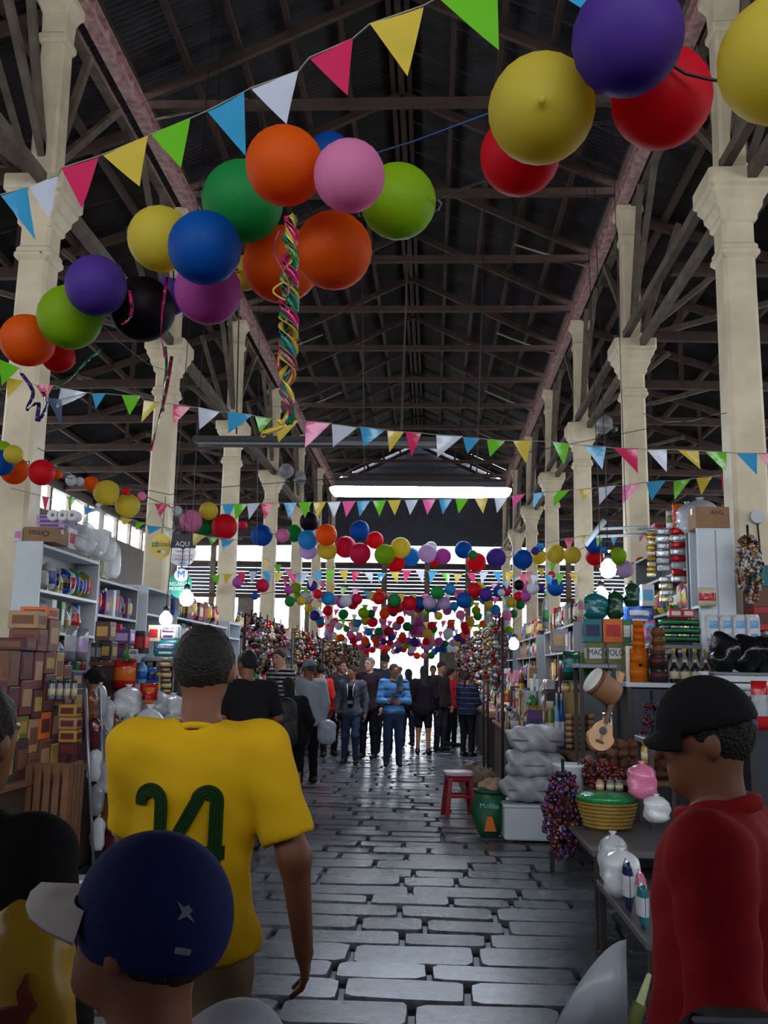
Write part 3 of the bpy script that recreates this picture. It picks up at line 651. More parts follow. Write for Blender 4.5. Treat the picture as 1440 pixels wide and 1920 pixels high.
# ---------------------------------------------------------------- people: each body one surface grown from a distance field
def smin(a, b, k):
    h = np.clip(.5+.5*(b-a)/k, 0, 1); return b+(a-b)*h-k*h*(1-h)
def rc(P, a, b, r1, r2, flat=1.0):
    a = np.asarray(a, float); b = np.asarray(b, float)
    if flat != 1.0:
        S = np.array([1, flat, 1]); P = P*S; a = a*S; b = b*S
    pa = P-a; ba = b-a; h = np.clip((pa@ba)/max(float(ba@ba), 1e-9), 0, 1)
    return np.linalg.norm(pa-h[..., None]*ba, axis=-1)-(r1+(r2-r1)*h)
def ell(P, c, r):
    q_ = (P-np.asarray(c))/np.asarray(r); k = np.linalg.norm(q_, axis=-1)
    return (k-1)*min(r)
def surface(fn, lo, hi, h):
    """surface nets over a grid: vertices, quads"""
    lo = np.array(lo, float)-2*h; n = np.ceil((np.array(hi, float)+2*h-lo)/h).astype(int)+1
    ax = [lo[i]+h*np.arange(n[i]) for i in range(3)]
    P = np.stack(np.meshgrid(*ax, indexing='ij'), -1)
    D = fn(P); s = D < 0
    c = np.zeros(n-1, int)
    for i in (0, 1):
        for j in (0, 1):
            for k in (0, 1): c += s[i:n[0]-1+i, j:n[1]-1+j, k:n[2]-1+k]
    act = (c > 0) & (c < 8); idx = -np.ones(act.shape, int); cells = np.argwhere(act); idx[act] = np.arange(len(cells))
    acc = np.zeros((len(cells), 3)); cnt = np.zeros(len(cells))
    corners = [(i, j, k) for i in (0, 1) for j in (0, 1) for k in (0, 1)]
    for a in corners:
        for d in range(3):
            if a[d]: continue
            b_ = list(a); b_[d] = 1
            ia = cells+np.array(a); ib = cells+np.array(b_)
            da = D[ia[:, 0], ia[:, 1], ia[:, 2]]; db = D[ib[:, 0], ib[:, 1], ib[:, 2]]
            x = (da < 0) != (db < 0); t = np.where(x, da/np.where(x, da-db, 1), 0)
            p = ia+(ib-ia)*t[:, None]
            acc[x] += p[x]; cnt[x] += 1
    V = lo+h*(acc/cnt[:, None]); F = []
    for d in range(3):
        e1, e2 = (d+1) % 3, (d+2) % 3
        sl0 = [slice(None)]*3; sl1 = [slice(None)]*3; sl0[d] = slice(0, -1); sl1[d] = slice(1, None)
        ch = s[tuple(sl0)] != s[tuple(sl1)]
        E = np.argwhere(ch); E = E[(E[:, e1] > 0) & (E[:, e2] > 0) & (E[:, e1] < n[e1]-1) & (E[:, e2] < n[e2]-1)]
        if not len(E): continue
        u = np.zeros(3, int); u[e1] = 1; w_ = np.zeros(3, int); w_[e2] = 1
        q4 = [idx[tuple((E-o).T)] for o in (u*0, u, u+w_, w_)]
        q4 = np.stack(q4, 1); fl = s[tuple(E.T)]
        q4[~fl] = q4[~fl][:, ::-1]; q4 = q4[(q4 >= 0).all(1)]
        F.append(q4)
    return V, np.concatenate(F)
def sdmesh(name, parts, mats, midx=None):
    """parts: [(fn, lo, hi, h)], joined in one mesh; midx(face centres) -> material numbers"""
    Vs = []; Fs = []; o = 0
    for p in parts:
        V, F = surface(*p); Vs.append(V); Fs.append(F+o); o += len(V)
    V = np.concatenate(Vs); F = np.concatenate(Fs)
    me = bpy.data.meshes.new(name); me.vertices.add(len(V)); me.vertices.foreach_set('co', V.ravel())
    me.loops.add(F.size); me.loops.foreach_set('vertex_index', F.ravel().astype(np.int32))
    me.polygons.add(len(F)); me.polygons.foreach_set('loop_start', np.arange(0, F.size, 4, dtype=np.int32))
    me.update(calc_edges=True); me.polygons.foreach_set('use_smooth', [True]*len(F))
    for M in (mats if isinstance(mats, (list, tuple)) else [mats]): me.materials.append(M)
    if midx is not None: me.polygons.foreach_set('material_index', midx(V[F].mean(1)).astype(np.int32))
    me.validate(); me.update(); return me
m_skin = {k: mat('skin_'+k, v, .5, var=.12, vscale=20, spec=.35) for k, v in {'tan': (168, 112, 84), 'brown': (128, 80, 58), 'fair': (206, 152, 124)}.items()}
m_eye = mat('eye_white', (210, 205, 200), .3); m_pup = mat('dark_iris', (30, 20, 16), .25); m_lip = mat('lip', (150, 82, 74), .5)
def hair_m(c): return mat('hair_%d_%d_%d' % c, c, .55, bump=.7, bscale=120, spec=.4)
def cloth(name, c, **k):
    k.setdefault('bump', .25); k.setdefault('bscale', 14); k.setdefault('var', .15)
    return mat('cloth_'+name, c, .85, spec=.2, **k)
V3 = lambda *a: np.array(a, float)
def rotz(p, a): c, s = math.cos(a), math.sin(a); p = np.asarray(p); return np.stack([p[..., 0]*c-p[..., 1]*s, p[..., 0]*s+p[..., 1]*c, p[..., 2]], -1)
def person(label, loc, rz, H=1.7, skin='tan', hair=((20, 14, 12), 'short'), top=None, top_len=.86, sleeve=1.0, bottom=None, leg=1.0, skirt=False, shoe=(20, 20, 22),
           armL=None, armR=None, legL=None, legR=None, lean=0.0, head=(0, 0), girth=1.0, res=.018, hat=None, glasses=False, collar=False, group=None, extra=None, sit=False, name='person', handL=None, handR=None):
    """faces its own +Y; arms as (elbow, wrist) and legs as (knee, ankle) for a body 1.75 m tall"""
    s = H/1.75; t = thing(name, label, 'person', loc, rz, group); g = girth
    bend = lambda p: V3(p[0], p[1]+lean*max(0, p[2]-.95), p[2]-.25*lean*lean*max(0, p[2]-.95))
    hips = V3(0, 0, .95); chest = bend(V3(0, 0, 1.30)); neck = bend(V3(0, -.01, 1.47)); hc = bend(V3(0, .02, 1.635))
    sh = {-1: bend(V3(-.185*g**.5, -.01, 1.425)), 1: bend(V3(.185*g**.5, -.01, 1.425))}
    arms = {-1: armL or ((-.26, -.02, 1.14), (-.27, .06, .9)), 1: armR or ((.26, -.02, 1.14), (.27, .06, .9))}
    legs = {-1: legL or ((-.10, .02, .5), (-.11, 0, .09)), 1: legR or ((.10, .02, .5), (.11, 0, .09))}
    arms = {k: (V3(*a[0]), V3(*a[1])) for k, a in arms.items()}; legs = {k: (V3(*a[0]), V3(*a[1])) for k, a in legs.items()}
    yawh, pit = head
    def tohead(P):
        q_ = rotz(P-hc, -yawh); c, s_ = math.cos(-pit), math.sin(-pit)
        return np.stack([q_[..., 0], q_[..., 1]*c-q_[..., 2]*s_, q_[..., 1]*s_+q_[..., 2]*c], -1)
    def fromhead(p):
        p = np.asarray(p, float); c, s_ = math.cos(pit), math.sin(pit)
        p = np.stack([p[..., 0], p[..., 1]*c-p[..., 2]*s_, p[..., 1]*s_+p[..., 2]*c], -1); return rotz(p, yawh)+hc
    def torso(P, e=0.0, z0=.9):
        d = rc(P, (0, 0, z0), bend(V3(0, 0, 1.08)), .150*g+e, .142*g+e, 1.45)
        d = smin(d, rc(P, bend(V3(0, 0, 1.08)), chest, .142*g+e, .168*g**.5+e, 1.42), .05)
        for k in (-1, 1): d = smin(d, rc(P, neck*.65+sh[k]*.35-V3(0, 0, .035), sh[k]-V3(0, 0, .015), .066+e, .06+e), .06)
        return d
    def armf(P, k, e=0.0, to=1.0):
        el, wr = arms[k]
        d = rc(P, sh[k], el if to >= .5 else sh[k]+(el-sh[k])*to*2, .056*g**.5+e, .044*g**.5+e)
        if to > .5: d = smin(d, rc(P, el, el+(wr-el)*(to-.5)*2, .043+e, .029+e*.8), .03)
        return d
    def legf(P, k, e=0.0, to=1.0):
        kn, an = legs[k]; hp = V3(k*.088*g, 0, .9)
        d = rc(P, hp, hp+(kn-hp)*min(1, to*2), .088*g+e, (.088*g+e)*(1-min(1, to*2))+(.056+e)*min(1, to*2))
        if to > .5: d = smin(d, rc(P, kn, kn+(an-kn)*(to-.5)*2, .055+e, .036+e*1.3), .04)
        return d
    def headf(P):
        q_ = tohead(P)
        d = ell(q_, (0, -.008, .028), (.076, .096, .09))
        d = smin(d, ell(q_, (0, .022, -.035), (.058, .068, .082)), .035)
        d = smin(d, rc(q_, (0, .07, -.088), (0, .066, -.08), .022, .026), .03)
        d = smin(d, rc(q_, (0, .092, .02), (0, .112, -.022), .007, .013), .014)
        d = smin(d, rc(q_, (-.04, .084, .034), (.04, .084, .034), .009, .009), .012)
        for k in (-1, 1):
            d = np.maximum(d, -(rc(q_, (k*.032, .103, .012), (k*.036, .101, .012), .013, .012)))
            d = np.minimum(d, ell(q_, (k*.033, .083, .012), (.013, .012, .011)))
            d = smin(d, ell(q_, (k*.079, -.008, -.002), (.012, .02, .032)), .008)
        d = smin(d, rc(q_, (-.018, .086, -.054), (.018, .086, -.054), .007, .007), .006)
        d = smin(d, rc(P, neck-V3(0, 0, .05), hc+V3(0, -.02, -.05), .06*g**.3, .054), .025)
        return d
    def bodyf(P):
        d = torso(P)
        for k in (-1, 1):
            d = smin(d, armf(P, k), .035); d = smin(d, legf(P, k), .045)
            an = legs[k][1]; d = smin(d, rc(P, an+V3(0, -.02, -.045), an+V3(k*.015, .13, -.06), .038, .03), .03)
        return smin(d, rc(P, neck-V3(0, 0, .08), hc+V3(0, -.02, -.06), .062*g**.3, .054), .03)
    allp = np.array([x for k in (-1, 1) for x in (*arms[k], *legs[k], sh[k], legs[k][1]+V3(0, .17, -.08))]+[hips, chest, neck])
    lo = allp.min(0)-.2*g; hi = allp.max(0)+.2*g; lo[2] = max(lo[2], -.02) if not sit else lo[2]; hi[2] = neck[2]+.06
    parts = [(bodyf, lo, hi, res), (headf, hc-V3(.13, .15, .19), hc+V3(.13, .17, .14), min(res, .0085))]
    for k in (-1, 1):
        el, wr = arms[k]; fw = (wr-el); fw /= np.linalg.norm(fw)
        pn = (handL if k < 0 else handR)
        pn = V3(*pn) if pn else V3(-k, 0, 0)                         # the way the palm looks
        pn = pn-fw*(pn@fw); pn /= np.linalg.norm(pn)
        sd = np.cross(fw, pn)*1.0                                     # across the knuckles
        if sd[1] < 0 and abs(sd[1]) > .2: sd = -sd
        def handf(P, wr=wr, fw=fw, pn=pn, sd=sd):
            pc = wr+fw*.055
            d = rc(P, wr-fw*.03, wr+fw*.03, .029, .027)
            for i in range(4): d = smin(d, rc(P, wr+fw*.02+sd*(.012-.008*i), wr+fw*.088+sd*(.028-.019*i), .015, .0115), .012)
            for i, L_ in enumerate((.068, .078, .072, .056)):
                a0 = wr+fw*.088+sd*(.029-.0195*i); b0 = a0+fw*L_*.5+pn*.012; c0 = b0+fw*L_*.38+pn*.032
                d = np.minimum(d, np.minimum(rc(P, a0, b0, .0095, .0088), rc(P, b0, c0, .0088, .0072)))
            a0 = wr+fw*.022+sd*.024; b0 = a0+fw*.036+sd*.03+pn*.012; c0 = b0+fw*.034+pn*.01+sd*.004
            return np.minimum(d, np.minimum(rc(P, a0, b0, .0135, .011), rc(P, b0, c0, .011, .0085)))
        parts.append((handf, wr+fw*.06-.13, wr+fw*.06+.13, .0055 if res < .016 else .0065))
    def midx(C):
        q_ = tohead(C); r_ = np.zeros(len(C))
        for k in (-1, 1):
            e = np.linalg.norm(q_-V3(k*.033, .09, .012), axis=1) < .0135; r_[e & (q_[:, 1] > .082)] = 1
            r_[(np.linalg.norm(q_-V3(k*.033, .095, .012), axis=1) < .0085)] = 2
        r_[(np.abs(q_[:, 0]) < .024) & (np.abs(q_[:, 2]+.054) < .0075) & (q_[:, 1] > .082)] = 3
        r_[(np.abs(np.abs(q_[:, 0])-.034) < .02) & (np.abs(q_[:, 2]-.036) < .0055) & (q_[:, 1] > .07)] = 2
        return r_
    S = (s, s, s)
    o = link('body', sdmesh('body', parts, [m_skin[skin], m_eye, m_pup, m_lip], midx), t); o.scale = S
    if hair:
        hcol, st = hair
        def hairf(P):
            q_ = tohead(P); d = ell(q_, (0, -.012, .034), (.087, .107, .1))
            if st == 'short': cut = (q_[..., 1]-.052)*.85-(q_[..., 2]-.052)*.6
            else: cut = (q_[..., 1]-.045)*.8-(q_[..., 2]-.05)*.6
            nap = -(q_[..., 2]+{'short': .08, 'bob': .11}.get(st, .3))+q_[..., 1]*.25
            d = np.maximum(np.maximum(d, cut), nap)
            d = np.maximum(d, -(ell(q_, (0, .09, -.05), (.07, .09, .09))))
            if st == 'long':
                l = rc(q_, (0, -.045, .02), (0, -.1, -.27), .082, .085, 1.25); l = np.maximum(l, (q_[..., 1]-.03))
                d = smin(d, l, .03)
            if st == 'bun': d = smin(d, ell(q_, (0, -.12, .0), (.05, .045, .05)), .015)
            if st == 'tail': d = smin(d, rc(q_, (0, -.11, .02), (0, -.13, -.2), .035, .02), .02)
            w_ = .003*np.sin(q_[..., 0]*160)*np.sin(q_[..., 1]*140+q_[..., 2]*90)
            return d+w_
        link('hair', sdmesh('hair', [(hairf, hc-V3(.14, .22, .42), hc+V3(.14, .2, .18), min(res, .0095))], hair_m(hcol)), t).scale = S
    if top:
        M = top
        def topf(P, e=.016):
            d = torso(P, e, top_len+.06); d = smin(d, rc(P, (0, 0, top_len), (0, 0, 1.0), .152*g+e, .150*g+e, 1.4), .04); d = smin(d, rc(P, (-.075*g, 0, .9), (.075*g, 0, .9), .125*g+e, .125*g+e, 1.1), .05)
            for k in (-1, 1):
                a = armf(P, k, e+.006, sleeve)
                el, wr = arms[k]
                if sleeve <= .5:                                    # a cut cuff
                    ax = (el-sh[k])/np.linalg.norm(el-sh[k]); a = np.maximum(rc(P, sh[k], el, .07+e*.3, .066+e*.5), ((P-sh[k])@ax)-np.linalg.norm(el-sh[k])*sleeve*2)
                d = smin(d, a, .04)
            d = np.maximum(d, top_len-P[..., 2])
            nk = rc(P, neck-V3(0, 0, .02), neck+V3(0, .03, .2), .062*g**.3, .075)
            d = np.maximum(d, -nk) if not collar else d
            fold = (.0075 if res < .016 else .004)*np.sin(P[..., 0]*38+P[..., 2]*9+1.5*np.sin(P[..., 2]*11))*np.clip((1.3-P[..., 2])*2.2, 0, 1)+.0025*np.sin(P[..., 2]*55+P[..., 0]*20+P[..., 1]*30)
            return d+fold
        zhi = neck[2]+(.1 if collar else .03)
        q2 = allp[[0, 1, 4, 6, 7, 10]] if sleeve > .5 else allp[[0, 4, 6, 10]]
        lo2 = np.minimum(lo, q2.min(0)-.12); hi2 = np.maximum(hi, q2.max(0)+.12); lo2[2] = min(top_len-.03, q2.min(0)[2]-.1 if sleeve > .5 else 9); hi2[2] = zhi
        link('shirt' if not collar else 'jacket', sdmesh('top', [(topf, lo2, hi2, res*.85)], M), t).scale = S
    if top and not collar and res < .016:
        rg = [(neck[0]+.07*g**.3*math.cos(a_), neck[1]+.012+.07*math.sin(a_), neck[2]-.012-.03*math.sin(a_)) for a_ in [i*math.pi/12 for i in range(25)]]
        MB().tube(rg, .011, 6).obj('collar', top, t).scale = S
    if top and collar and res < .016:
        rg = [(neck[0]+.078*g**.3*math.cos(a_), neck[1]+.01+.08*math.sin(a_), neck[2]+.02-.02*math.sin(a_)) for a_ in [i*math.pi/12 for i in range(25)]]
        MB().tube(rg, .02, 8).obj('collar', top, t).scale = S
    if bottom:
        def botf(P, e=.016):
            d = rc(P, (0, 0, .9), (0, 0, 1.0), .145*g+e, .14*g+e, 1.4)
            if skirt:
                d = smin(d, rc(P, (0, 0, .98-.5*leg*1.0), (0, 0, .95), .19*g+e, .15*g+e, 1.25), .05); d = np.maximum(d, (.98-.5*leg)-P[..., 2])
            else:
                for k in (-1, 1): d = smin(d, legf(P, k, e, leg), .03)
            d = np.maximum(d, P[..., 2]-1.02)
            return d+.003*np.sin(P[..., 2]*45+P[..., 0]*30)
        l3 = lo.copy(); h3 = hi.copy(); h3[2] = 1.05
        for k in (-1, 1): l3 = np.minimum(l3, np.minimum(*legs[k])-.12); h3 = np.maximum(h3, np.append((np.maximum(*legs[k])+.12)[:2], 1.05))
        link('skirt' if skirt else 'trousers' if leg > .7 else 'shorts', sdmesh('bottom', [(botf, l3, h3, res*.9)], bottom), t).scale = S
    if shoe:
        for k in (-1, 1):
            an = legs[k][1]
            def shf(P, an=an, k=k):
                d = smin(rc(P, an+V3(0, -.03, -.04), an+V3(k*.015, .14, -.052), .047, .04, 1.0), rc(P, an+V3(0, -.01, -.02), an+V3(0, 0, .015), .045, .046), .03)
                return np.maximum(d, (an[2]-.088)-P[..., 2])
            link('shoe', sdmesh('shoe', [(shf, an-V3(.09, .12, .12), an+V3(.1, .24, .09), .012)], mat('shoe_%d_%d_%d' % shoe, shoe, .6)), t).scale = S
    if glasses:
        gm = MB()
        for k in (-1, 1):
            gm.tube([tuple(fromhead((k*.033+.02*math.cos(a), .108, .012+.016*math.sin(a)))) for a in [i*math.pi/6 for i in range(13)]], .002, 4)
            gm.tube([tuple(fromhead((k*.053, .106, .016))), tuple(fromhead((k*.082, 0, .014)))], .002, 4)
        gm.tube([tuple(fromhead((-.013, .109, .014))), tuple(fromhead((.013, .109, .014)))], .002, 4)
        gm.obj('glasses', m_dark, t).scale = S
    if hat:
        hm, brim, tall = hat; hcut = (extra or {}).get('cut', .03)
        def hatf(P):
            q_ = tohead(P); d = ell(q_, (0, -.008, .035), (.096, .116, .1*tall+.012)); return np.maximum(d, hcut-q_[..., 2]-.12*(q_[..., 1]+.01))
        c_ = link('cap', sdmesh('cap', [(hatf, hc-V3(.16, .17, .1), hc+V3(.16, .17, .19), min(res, .009))], hm), t); c_.scale = S
        if brim:
            vs = []; n = 11
            for zo in (0, -.005):
                for i in range(n):
                    a = math.pi*(i/(n-1)); x = .082*math.cos(a); y = .055+.05*math.sin(a)
                    for f in (0, .5, 1):
                        vs.append(fromhead((x*(1+.08*f), y+brim*f*(math.sin(a)**.6 if 0 < i < n-1 else 0), .036+zo-.02*f-abs(x)*.25*f)))
            fs = []; w_ = 3
            for i in range(n-1):
                for j in range(2):
                    a0 = i*w_+j; fs.append((a0, a0+1, a0+w_+1, a0+w_)); b0 = a0+n*w_; fs.append((b0+w_, b0+w_+1, b0+1, b0))
                a0 = i*w_+2; fs.append((a0, a0+n*w_, a0+n*w_+w_, a0+w_))
            br = MB().add(vs, fs, True).obj('brim', extra.get('brim_mat', hm) if extra else hm, c_)
    return t, dict(hc=hc, s=s, fromhead=fromhead, sh=sh, arms=arms, torso=torso, neck=neck)
jean = lambda n, c: cloth('denim_'+n, c, bump=.2)
m_yel = cloth('yellow_jersey', (226, 176, 18), bump=.15, bscale=9)
m_grn = cloth('green_print', (24, 58, 22))
BLK = cloth('black', (20, 19, 23)); NAVY = cloth('navy', (30, 36, 58)); DKG = cloth('charcoal', (44, 44, 52))
# the man in the yellow jersey, seen from behind
Y = 2.62; a = at(385, 1185, Y)
t, K = person('man seen from behind in a yellow jersey numbered fourteen', (a[0], Y, 0), .04, 1.7, 'brown', ((18, 14, 14), 'short'), m_yel, .875, .42, cloth('khaki', (128, 108, 84)), 1.0, res=.0115, girth=.93,
              armL=((-.2, .1, 1.15), (-.12, .28, 1.05)), armR=((.285, -.05, 1.14), (.31, .02, .9)), legL=((-.1, .1, .5), (-.11, .06, .09)), legR=((.1, -.02, .5), (.11, -.12, .1)), head=(-.06, .05))
def onback(u, z, d=.004):
    """a point of the jersey's back, found on its surface"""
    ys = np.linspace(-.32, .05, 240); P = np.stack([np.full(240, u), ys, np.full(240, z)], -1)
    D = K['torso'](P, .016, .9); i = int(np.argmax(D < .004)); return (u, ys[i]-d, z)
def stroke(name, pts, wd, lines):
    for k in range(lines):
        mb = MB(); off = (k-(lines-1)/2)*wd/lines
        ps = []
        for i, p in enumerate(pts):
            p0 = pts[max(0, i-1)]; p1 = pts[min(len(pts)-1, i+1)]; dx, dz = p1[0]-p0[0], p1[1]-p0[1]; L_ = math.hypot(dx, dz)
            ps.append((p[0]-dz/L_*off, p[1]+dx/L_*off))
        vs = []; r = wd/lines*.42
        for i, p in enumerate(ps):
            p0 = ps[max(0, i-1)]; p1 = ps[min(len(ps)-1, i+1)]; dx, dz = p1[0]-p0[0], p1[1]-p0[1]; L_ = math.hypot(dx, dz) or 1
            for sgn in (-1, 1): vs.append(onback(p[0]-dz/L_*r*sgn, p[1]+dx/L_*r*sgn, .009)); 
            for sgn in (1, -1): q_ = onback(p[0]-dz/L_*r*sgn, p[1]+dx/L_*r*sgn, -.01); vs.append(q_)
        fs = []
        for i in range(len(ps)-1):
            for j in range(4): fs.append((i*4+j, i*4+(j+1) % 4, i*4+4+(j+1) % 4, i*4+4+j))
        n = len(ps)*4; fs += [(3, 2, 1, 0), (n-4, n-3, n-2, n-1)]
        o = mb.add(vs, fs).obj(name, m_grn, shirt); 
shirt = [c for c in t.children if c.name.startswith('shirt')][0]
def poly(ps, n=10):
    out = []
    for p, q_ in zip(ps[:-1], ps[1:]): out += [(p[0]+(q_[0]-p[0])*i/n, p[1]+(q_[1]-p[1])*i/n) for i in range(n)]
    return out+[ps[-1]]
arc = lambda cx, cz, r, a0, a1, n=12: [(cx+r*math.cos(a0+(a1-a0)*i/n), cz+r*math.sin(a0+(a1-a0)*i/n)) for i in range(n+1)]
stroke('number_one', arc(-.105, 1.285, .032, math.pi*1.1, 0)+poly([(-.073, 1.27), (-.078, 1.05)]), .036, 4)
stroke('number_four', poly([(.1, 1.155), (-.045, 1.155), (-.04, 1.185)], 6)+poly([(-.025, 1.2), (.028, 1.295)], 6)+arc(.052, 1.29, .026, math.pi*.9, 0)+poly([(.078, 1.28), (.072, 1.06)], 14), .036, 4)

# the child in the blue cap, close to the camera, face turned to the left of the aisle
Y = 1.12; a = at(290, 1562, Y); H = a[2]-.018
m_cap = cloth('blue_cap', (26, 34, 84), bump=.1); m_bill = cloth('white_bill', (196, 186, 186), bump=.05)
t, K = person('child in a blue baseball cap with a pale brim, close to the camera', (a[0]+.012, Y-.02, 0), 1.05, H, 'brown', ((16, 12, 12), 'bob'), cloth('grey_white', (176, 176, 192)), .8, .95, NAVY, 1.0, res=.011, girth=.95,
              hat=(m_cap, .085, 1.0), extra={'brim_mat': m_bill, 'cut': -.024}, head=(.25, .22), collar=False)
cap = [c for c in t.children if c.name.startswith('cap')][0]
fh = K['fromhead']
bx = MB()                                                     # a small bird-like mark and a strap opening on the side and back
def capmark(pts, nm, M):
    vs = []
    for (a_, z) in pts:
        x = .0985*math.sin(a_); y = -.008-.119*math.cos(a_); k = math.sqrt(max(.05, 1-((z-.035)/.113)**2))
        vs.append(fh((x*k, y*k, z)))
    for (a_, z) in pts:
        x = .094*math.sin(a_); y = -.008-.113*math.cos(a_); k = math.sqrt(max(.05, 1-((z-.035)/.113)**2)); vs.append(fh((x*k, y*k, z)))
    n = len(pts); fs = [tuple(range(n)), tuple(range(2*n-1, n-1, -1))]+[(i, (i+1) % n, n+(i+1) % n, n+i) for i in range(n)]
    MB().add(vs, fs).obj(nm, M, cap)
capmark([(-.68, .078), (-.74, .084), (-.8, .081), (-.9, .087), (-.82, .075), (-.86, .066), (-.76, .071), (-.64, .064), (-.72, .075)], 'emblem', cloth('emblem_grey', (120, 122, 140)))
capmark([(-.62, .03), (-.82, .032), (-.82, .024), (-.62, .022)], 'emblem_bar', MATS['cloth_emblem_grey'])
# backpack strap and collar of the child
# the woman in black at the left edge with a printed yellow bag
Y = 1.78; a = at(-22, 1305, Y)
t, K = person('woman in a black coat at the left edge carrying a yellow bag', (a[0]-.03, Y, 0), -.25, a[2]+.01, 'brown', ((30, 20, 18), 'bun'), BLK, .6, .98, BLK, 1.0, res=.012, girth=1.1, collar=True, armR=((.29, -.04, 1.14), (.28, -.12, .94)))
hw = K['arms'][1][1]*K['s']; hw = rotz(hw, -.25)+np.array([a[0]-.03, Y, 0])
m_bag = mat('yellow_plastic', (186, 150, 40), .35, var=.15, transl=.25, bump=.4, bscale=9); m_pr = mat('brown_red_print', (92, 26, 20), .5)
b0 = at(72, 1870, 1.5); t = thing('plastic_bag', 'yellow plastic carrier bag with a dark red print, lower left', 'bag', tuple(b0))
def bagmesh(w_, h_, d_, q, lump=.02, neck=.25, n=18, m_=12):
    vs = []; fs = []; ph = [q.uniform(0, 6.28) for _ in range(4)]
    for j in range(m_+1):
        f = j/m_; z = h_*f
        k = min(1, (.62+f*2.2)) if f < .72 else neck+(1-neck)*max(0, math.cos((f-.72)/.28*math.pi/2))**.8
        for i in range(n):
            a_ = 2*math.pi*i/n; c_, s_ = math.cos(a_), math.sin(a_)
            e = (abs(c_)**.75*(1 if c_ > 0 else -1), abs(s_)**.75*(1 if s_ > 0 else -1))
            r = 1+(.5*math.sin(3*a_+f*7+ph[0])+.35*math.sin(5*a_-f*11+ph[1])+.3*math.sin(f*16+2*a_+ph[2]))*lump*2.2/max(w_, .05)+q.uniform(-lump, lump)*.6/max(w_, .05)
            vs.append((e[0]*w_/2*k*r, e[1]*d_/2*k*r, max(0, z+q.uniform(-lump, lump)*.4*(0 < j < m_))))
    for j in range(m_):
        for i in range(n): fs.append((j*n+i, j*n+(i+1) % n, j*n+n+(i+1) % n, j*n+n+i))
    fs += [tuple(range(n-1, -1, -1)), tuple(range(m_*n, m_*n+n))]
    return vs, fs
vs, fs = bagmesh(.125, .22, .07, random.Random(4), .005, .1)
MB().add([(x-.04*(z/.22)**2, y, z-.08) for x, y, z in vs], fs, True).obj('bag_body', m_bag, t)
hp = hw-np.array(b0)
MB().tube([(-.04, 0, .13), (hp[0]*.5-.03, hp[1]*.5, .13+(hp[2]-.13)*.6), tuple(hp)], .006, 5).obj('handle', m_bag, t)
MB().add([(x*.9, -.05+.004, z) for x, z in ((-.045, -.06), (.0, -.06), (.0, -.02), (.015, .0), (.0, .02), (-.005, .045), (-.018, .02), (-.012, .0), (-.045, -.005))]+[(x*.9, -.03, z) for x, z in ((-.045, -.06), (.0, -.06), (.0, -.02), (.015, .0), (.0, .02), (-.005, .045), (-.018, .02), (-.012, .0), (-.045, -.005))],
         [tuple(range(9)), tuple(range(17, 8, -1))]+[(i, (i+1) % 9, 9+(i+1) % 9, 9+i) for i in range(9)]).obj('print', m_pr, t)
# the passer-by in red at the right edge
Y = 2.0; a = at(1318, 1285, Y)
person('person in a red jacket and black cap passing close by on the right', (a[0]+.02, Y, 0), 1.15, a[2]-.012, 'brown', ((14, 11, 12), 'short'), cloth('red_jacket', (150, 14, 24)), .78, .98, BLK, 1.0, res=.0115, girth=1.34, hat=(BLK, .035, 1.05), head=(.2, -.12), collar=True,
       armL=((-.28, -.04, 1.14), (-.27, .1, .93)), armR=((.27, -.06, 1.14), (.29, .06, .92)))
a = at(1392, 1905, 1.25); t = thing('shoulder_bag', 'dark shoulder bag with a pale zip edge at the lower right corner', 'bag', tuple(a))
MB().box((0, .04, -.12), (.13, .07, .22), bev=.02).obj('bag_body', BLK, t); MB().box((0, .005, -.008), (.12, .008, .008), bev=.003).obj('zip', mat('pale_zip', (130, 130, 150), .4), t)
# the crowd further down the aisle: (label, px, py of the feet, depth, turn, ...)
def stand(label, u, Y, vtop, rz, **k):
    p = at(u, vtop, Y); return person(label, (p[0], Y, 0), rz, p[2]+.01, group='people in the aisle', res=k.pop('res', .02), **k)
PI = math.pi
fold = dict(armL=((-.25, .06, 1.12), (-.03, .24, 1.14)), armR=((.25, .06, 1.12), (.04, .25, 1.1)))
tc_, KC = stand('woman in an open grey cardigan over a black printed top and jeans', 661, 16.6, 1250, PI-.1, skin='tan', hair=((34, 22, 20), 'short'), top=cloth('cardigan', (74, 74, 84), stripes=(0, .1, .12, (104, 104, 110))), top_len=.84, sleeve=.98, bottom=jean('blue', (52, 66, 96)), head=(-.5, -.15), legL=((-.1, .1, .5), (-.11, .06, .09)), collar=False)
S_ = (KC['s'],)*3
def inn(P): return np.maximum(np.maximum(KC['torso'](P, .03, .9), np.abs(P[..., 0])-.06-.05*np.clip((P[..., 2]-1.2), 0, 1)), np.maximum(-P[..., 1], np.maximum(P[..., 2]-1.4, .86-P[..., 2])))
link('printed_top', sdmesh('printed_top', [(inn, (-.12, -.02, .84), (.12, .25, 1.44), .016)], BLK), tc_).scale = S_
for s in (-1, 1): MB().tube([(s*.07, .13, 1.43), (s*.05, .17, 1.33), (s*.05, .18, 1.2)], .009, 5).obj('drawstring', mat('white_cord', (200, 200, 204), .7), tc_).scale = S_
MB().box((0, .168, 1.1), (.1, .012, .06)).obj('print_panel', cloth('pale_print', (120, 120, 130)), tc_).scale = S_
t_blue, KB = stand('woman in a light blue striped sweater holding a small child', 739, 16.3, 1247, PI+.1, skin='tan', hair=((52, 36, 28), 'short'), top=cloth('blue_stripe', (88, 142, 198), stripes=(2, .13, .3, (24, 34, 62))), top_len=.9, sleeve=.98, bottom=jean('dark_blue', (44, 62, 88)), head=(.5, -.1), **fold)
p = at(748, 1275, 16.1)
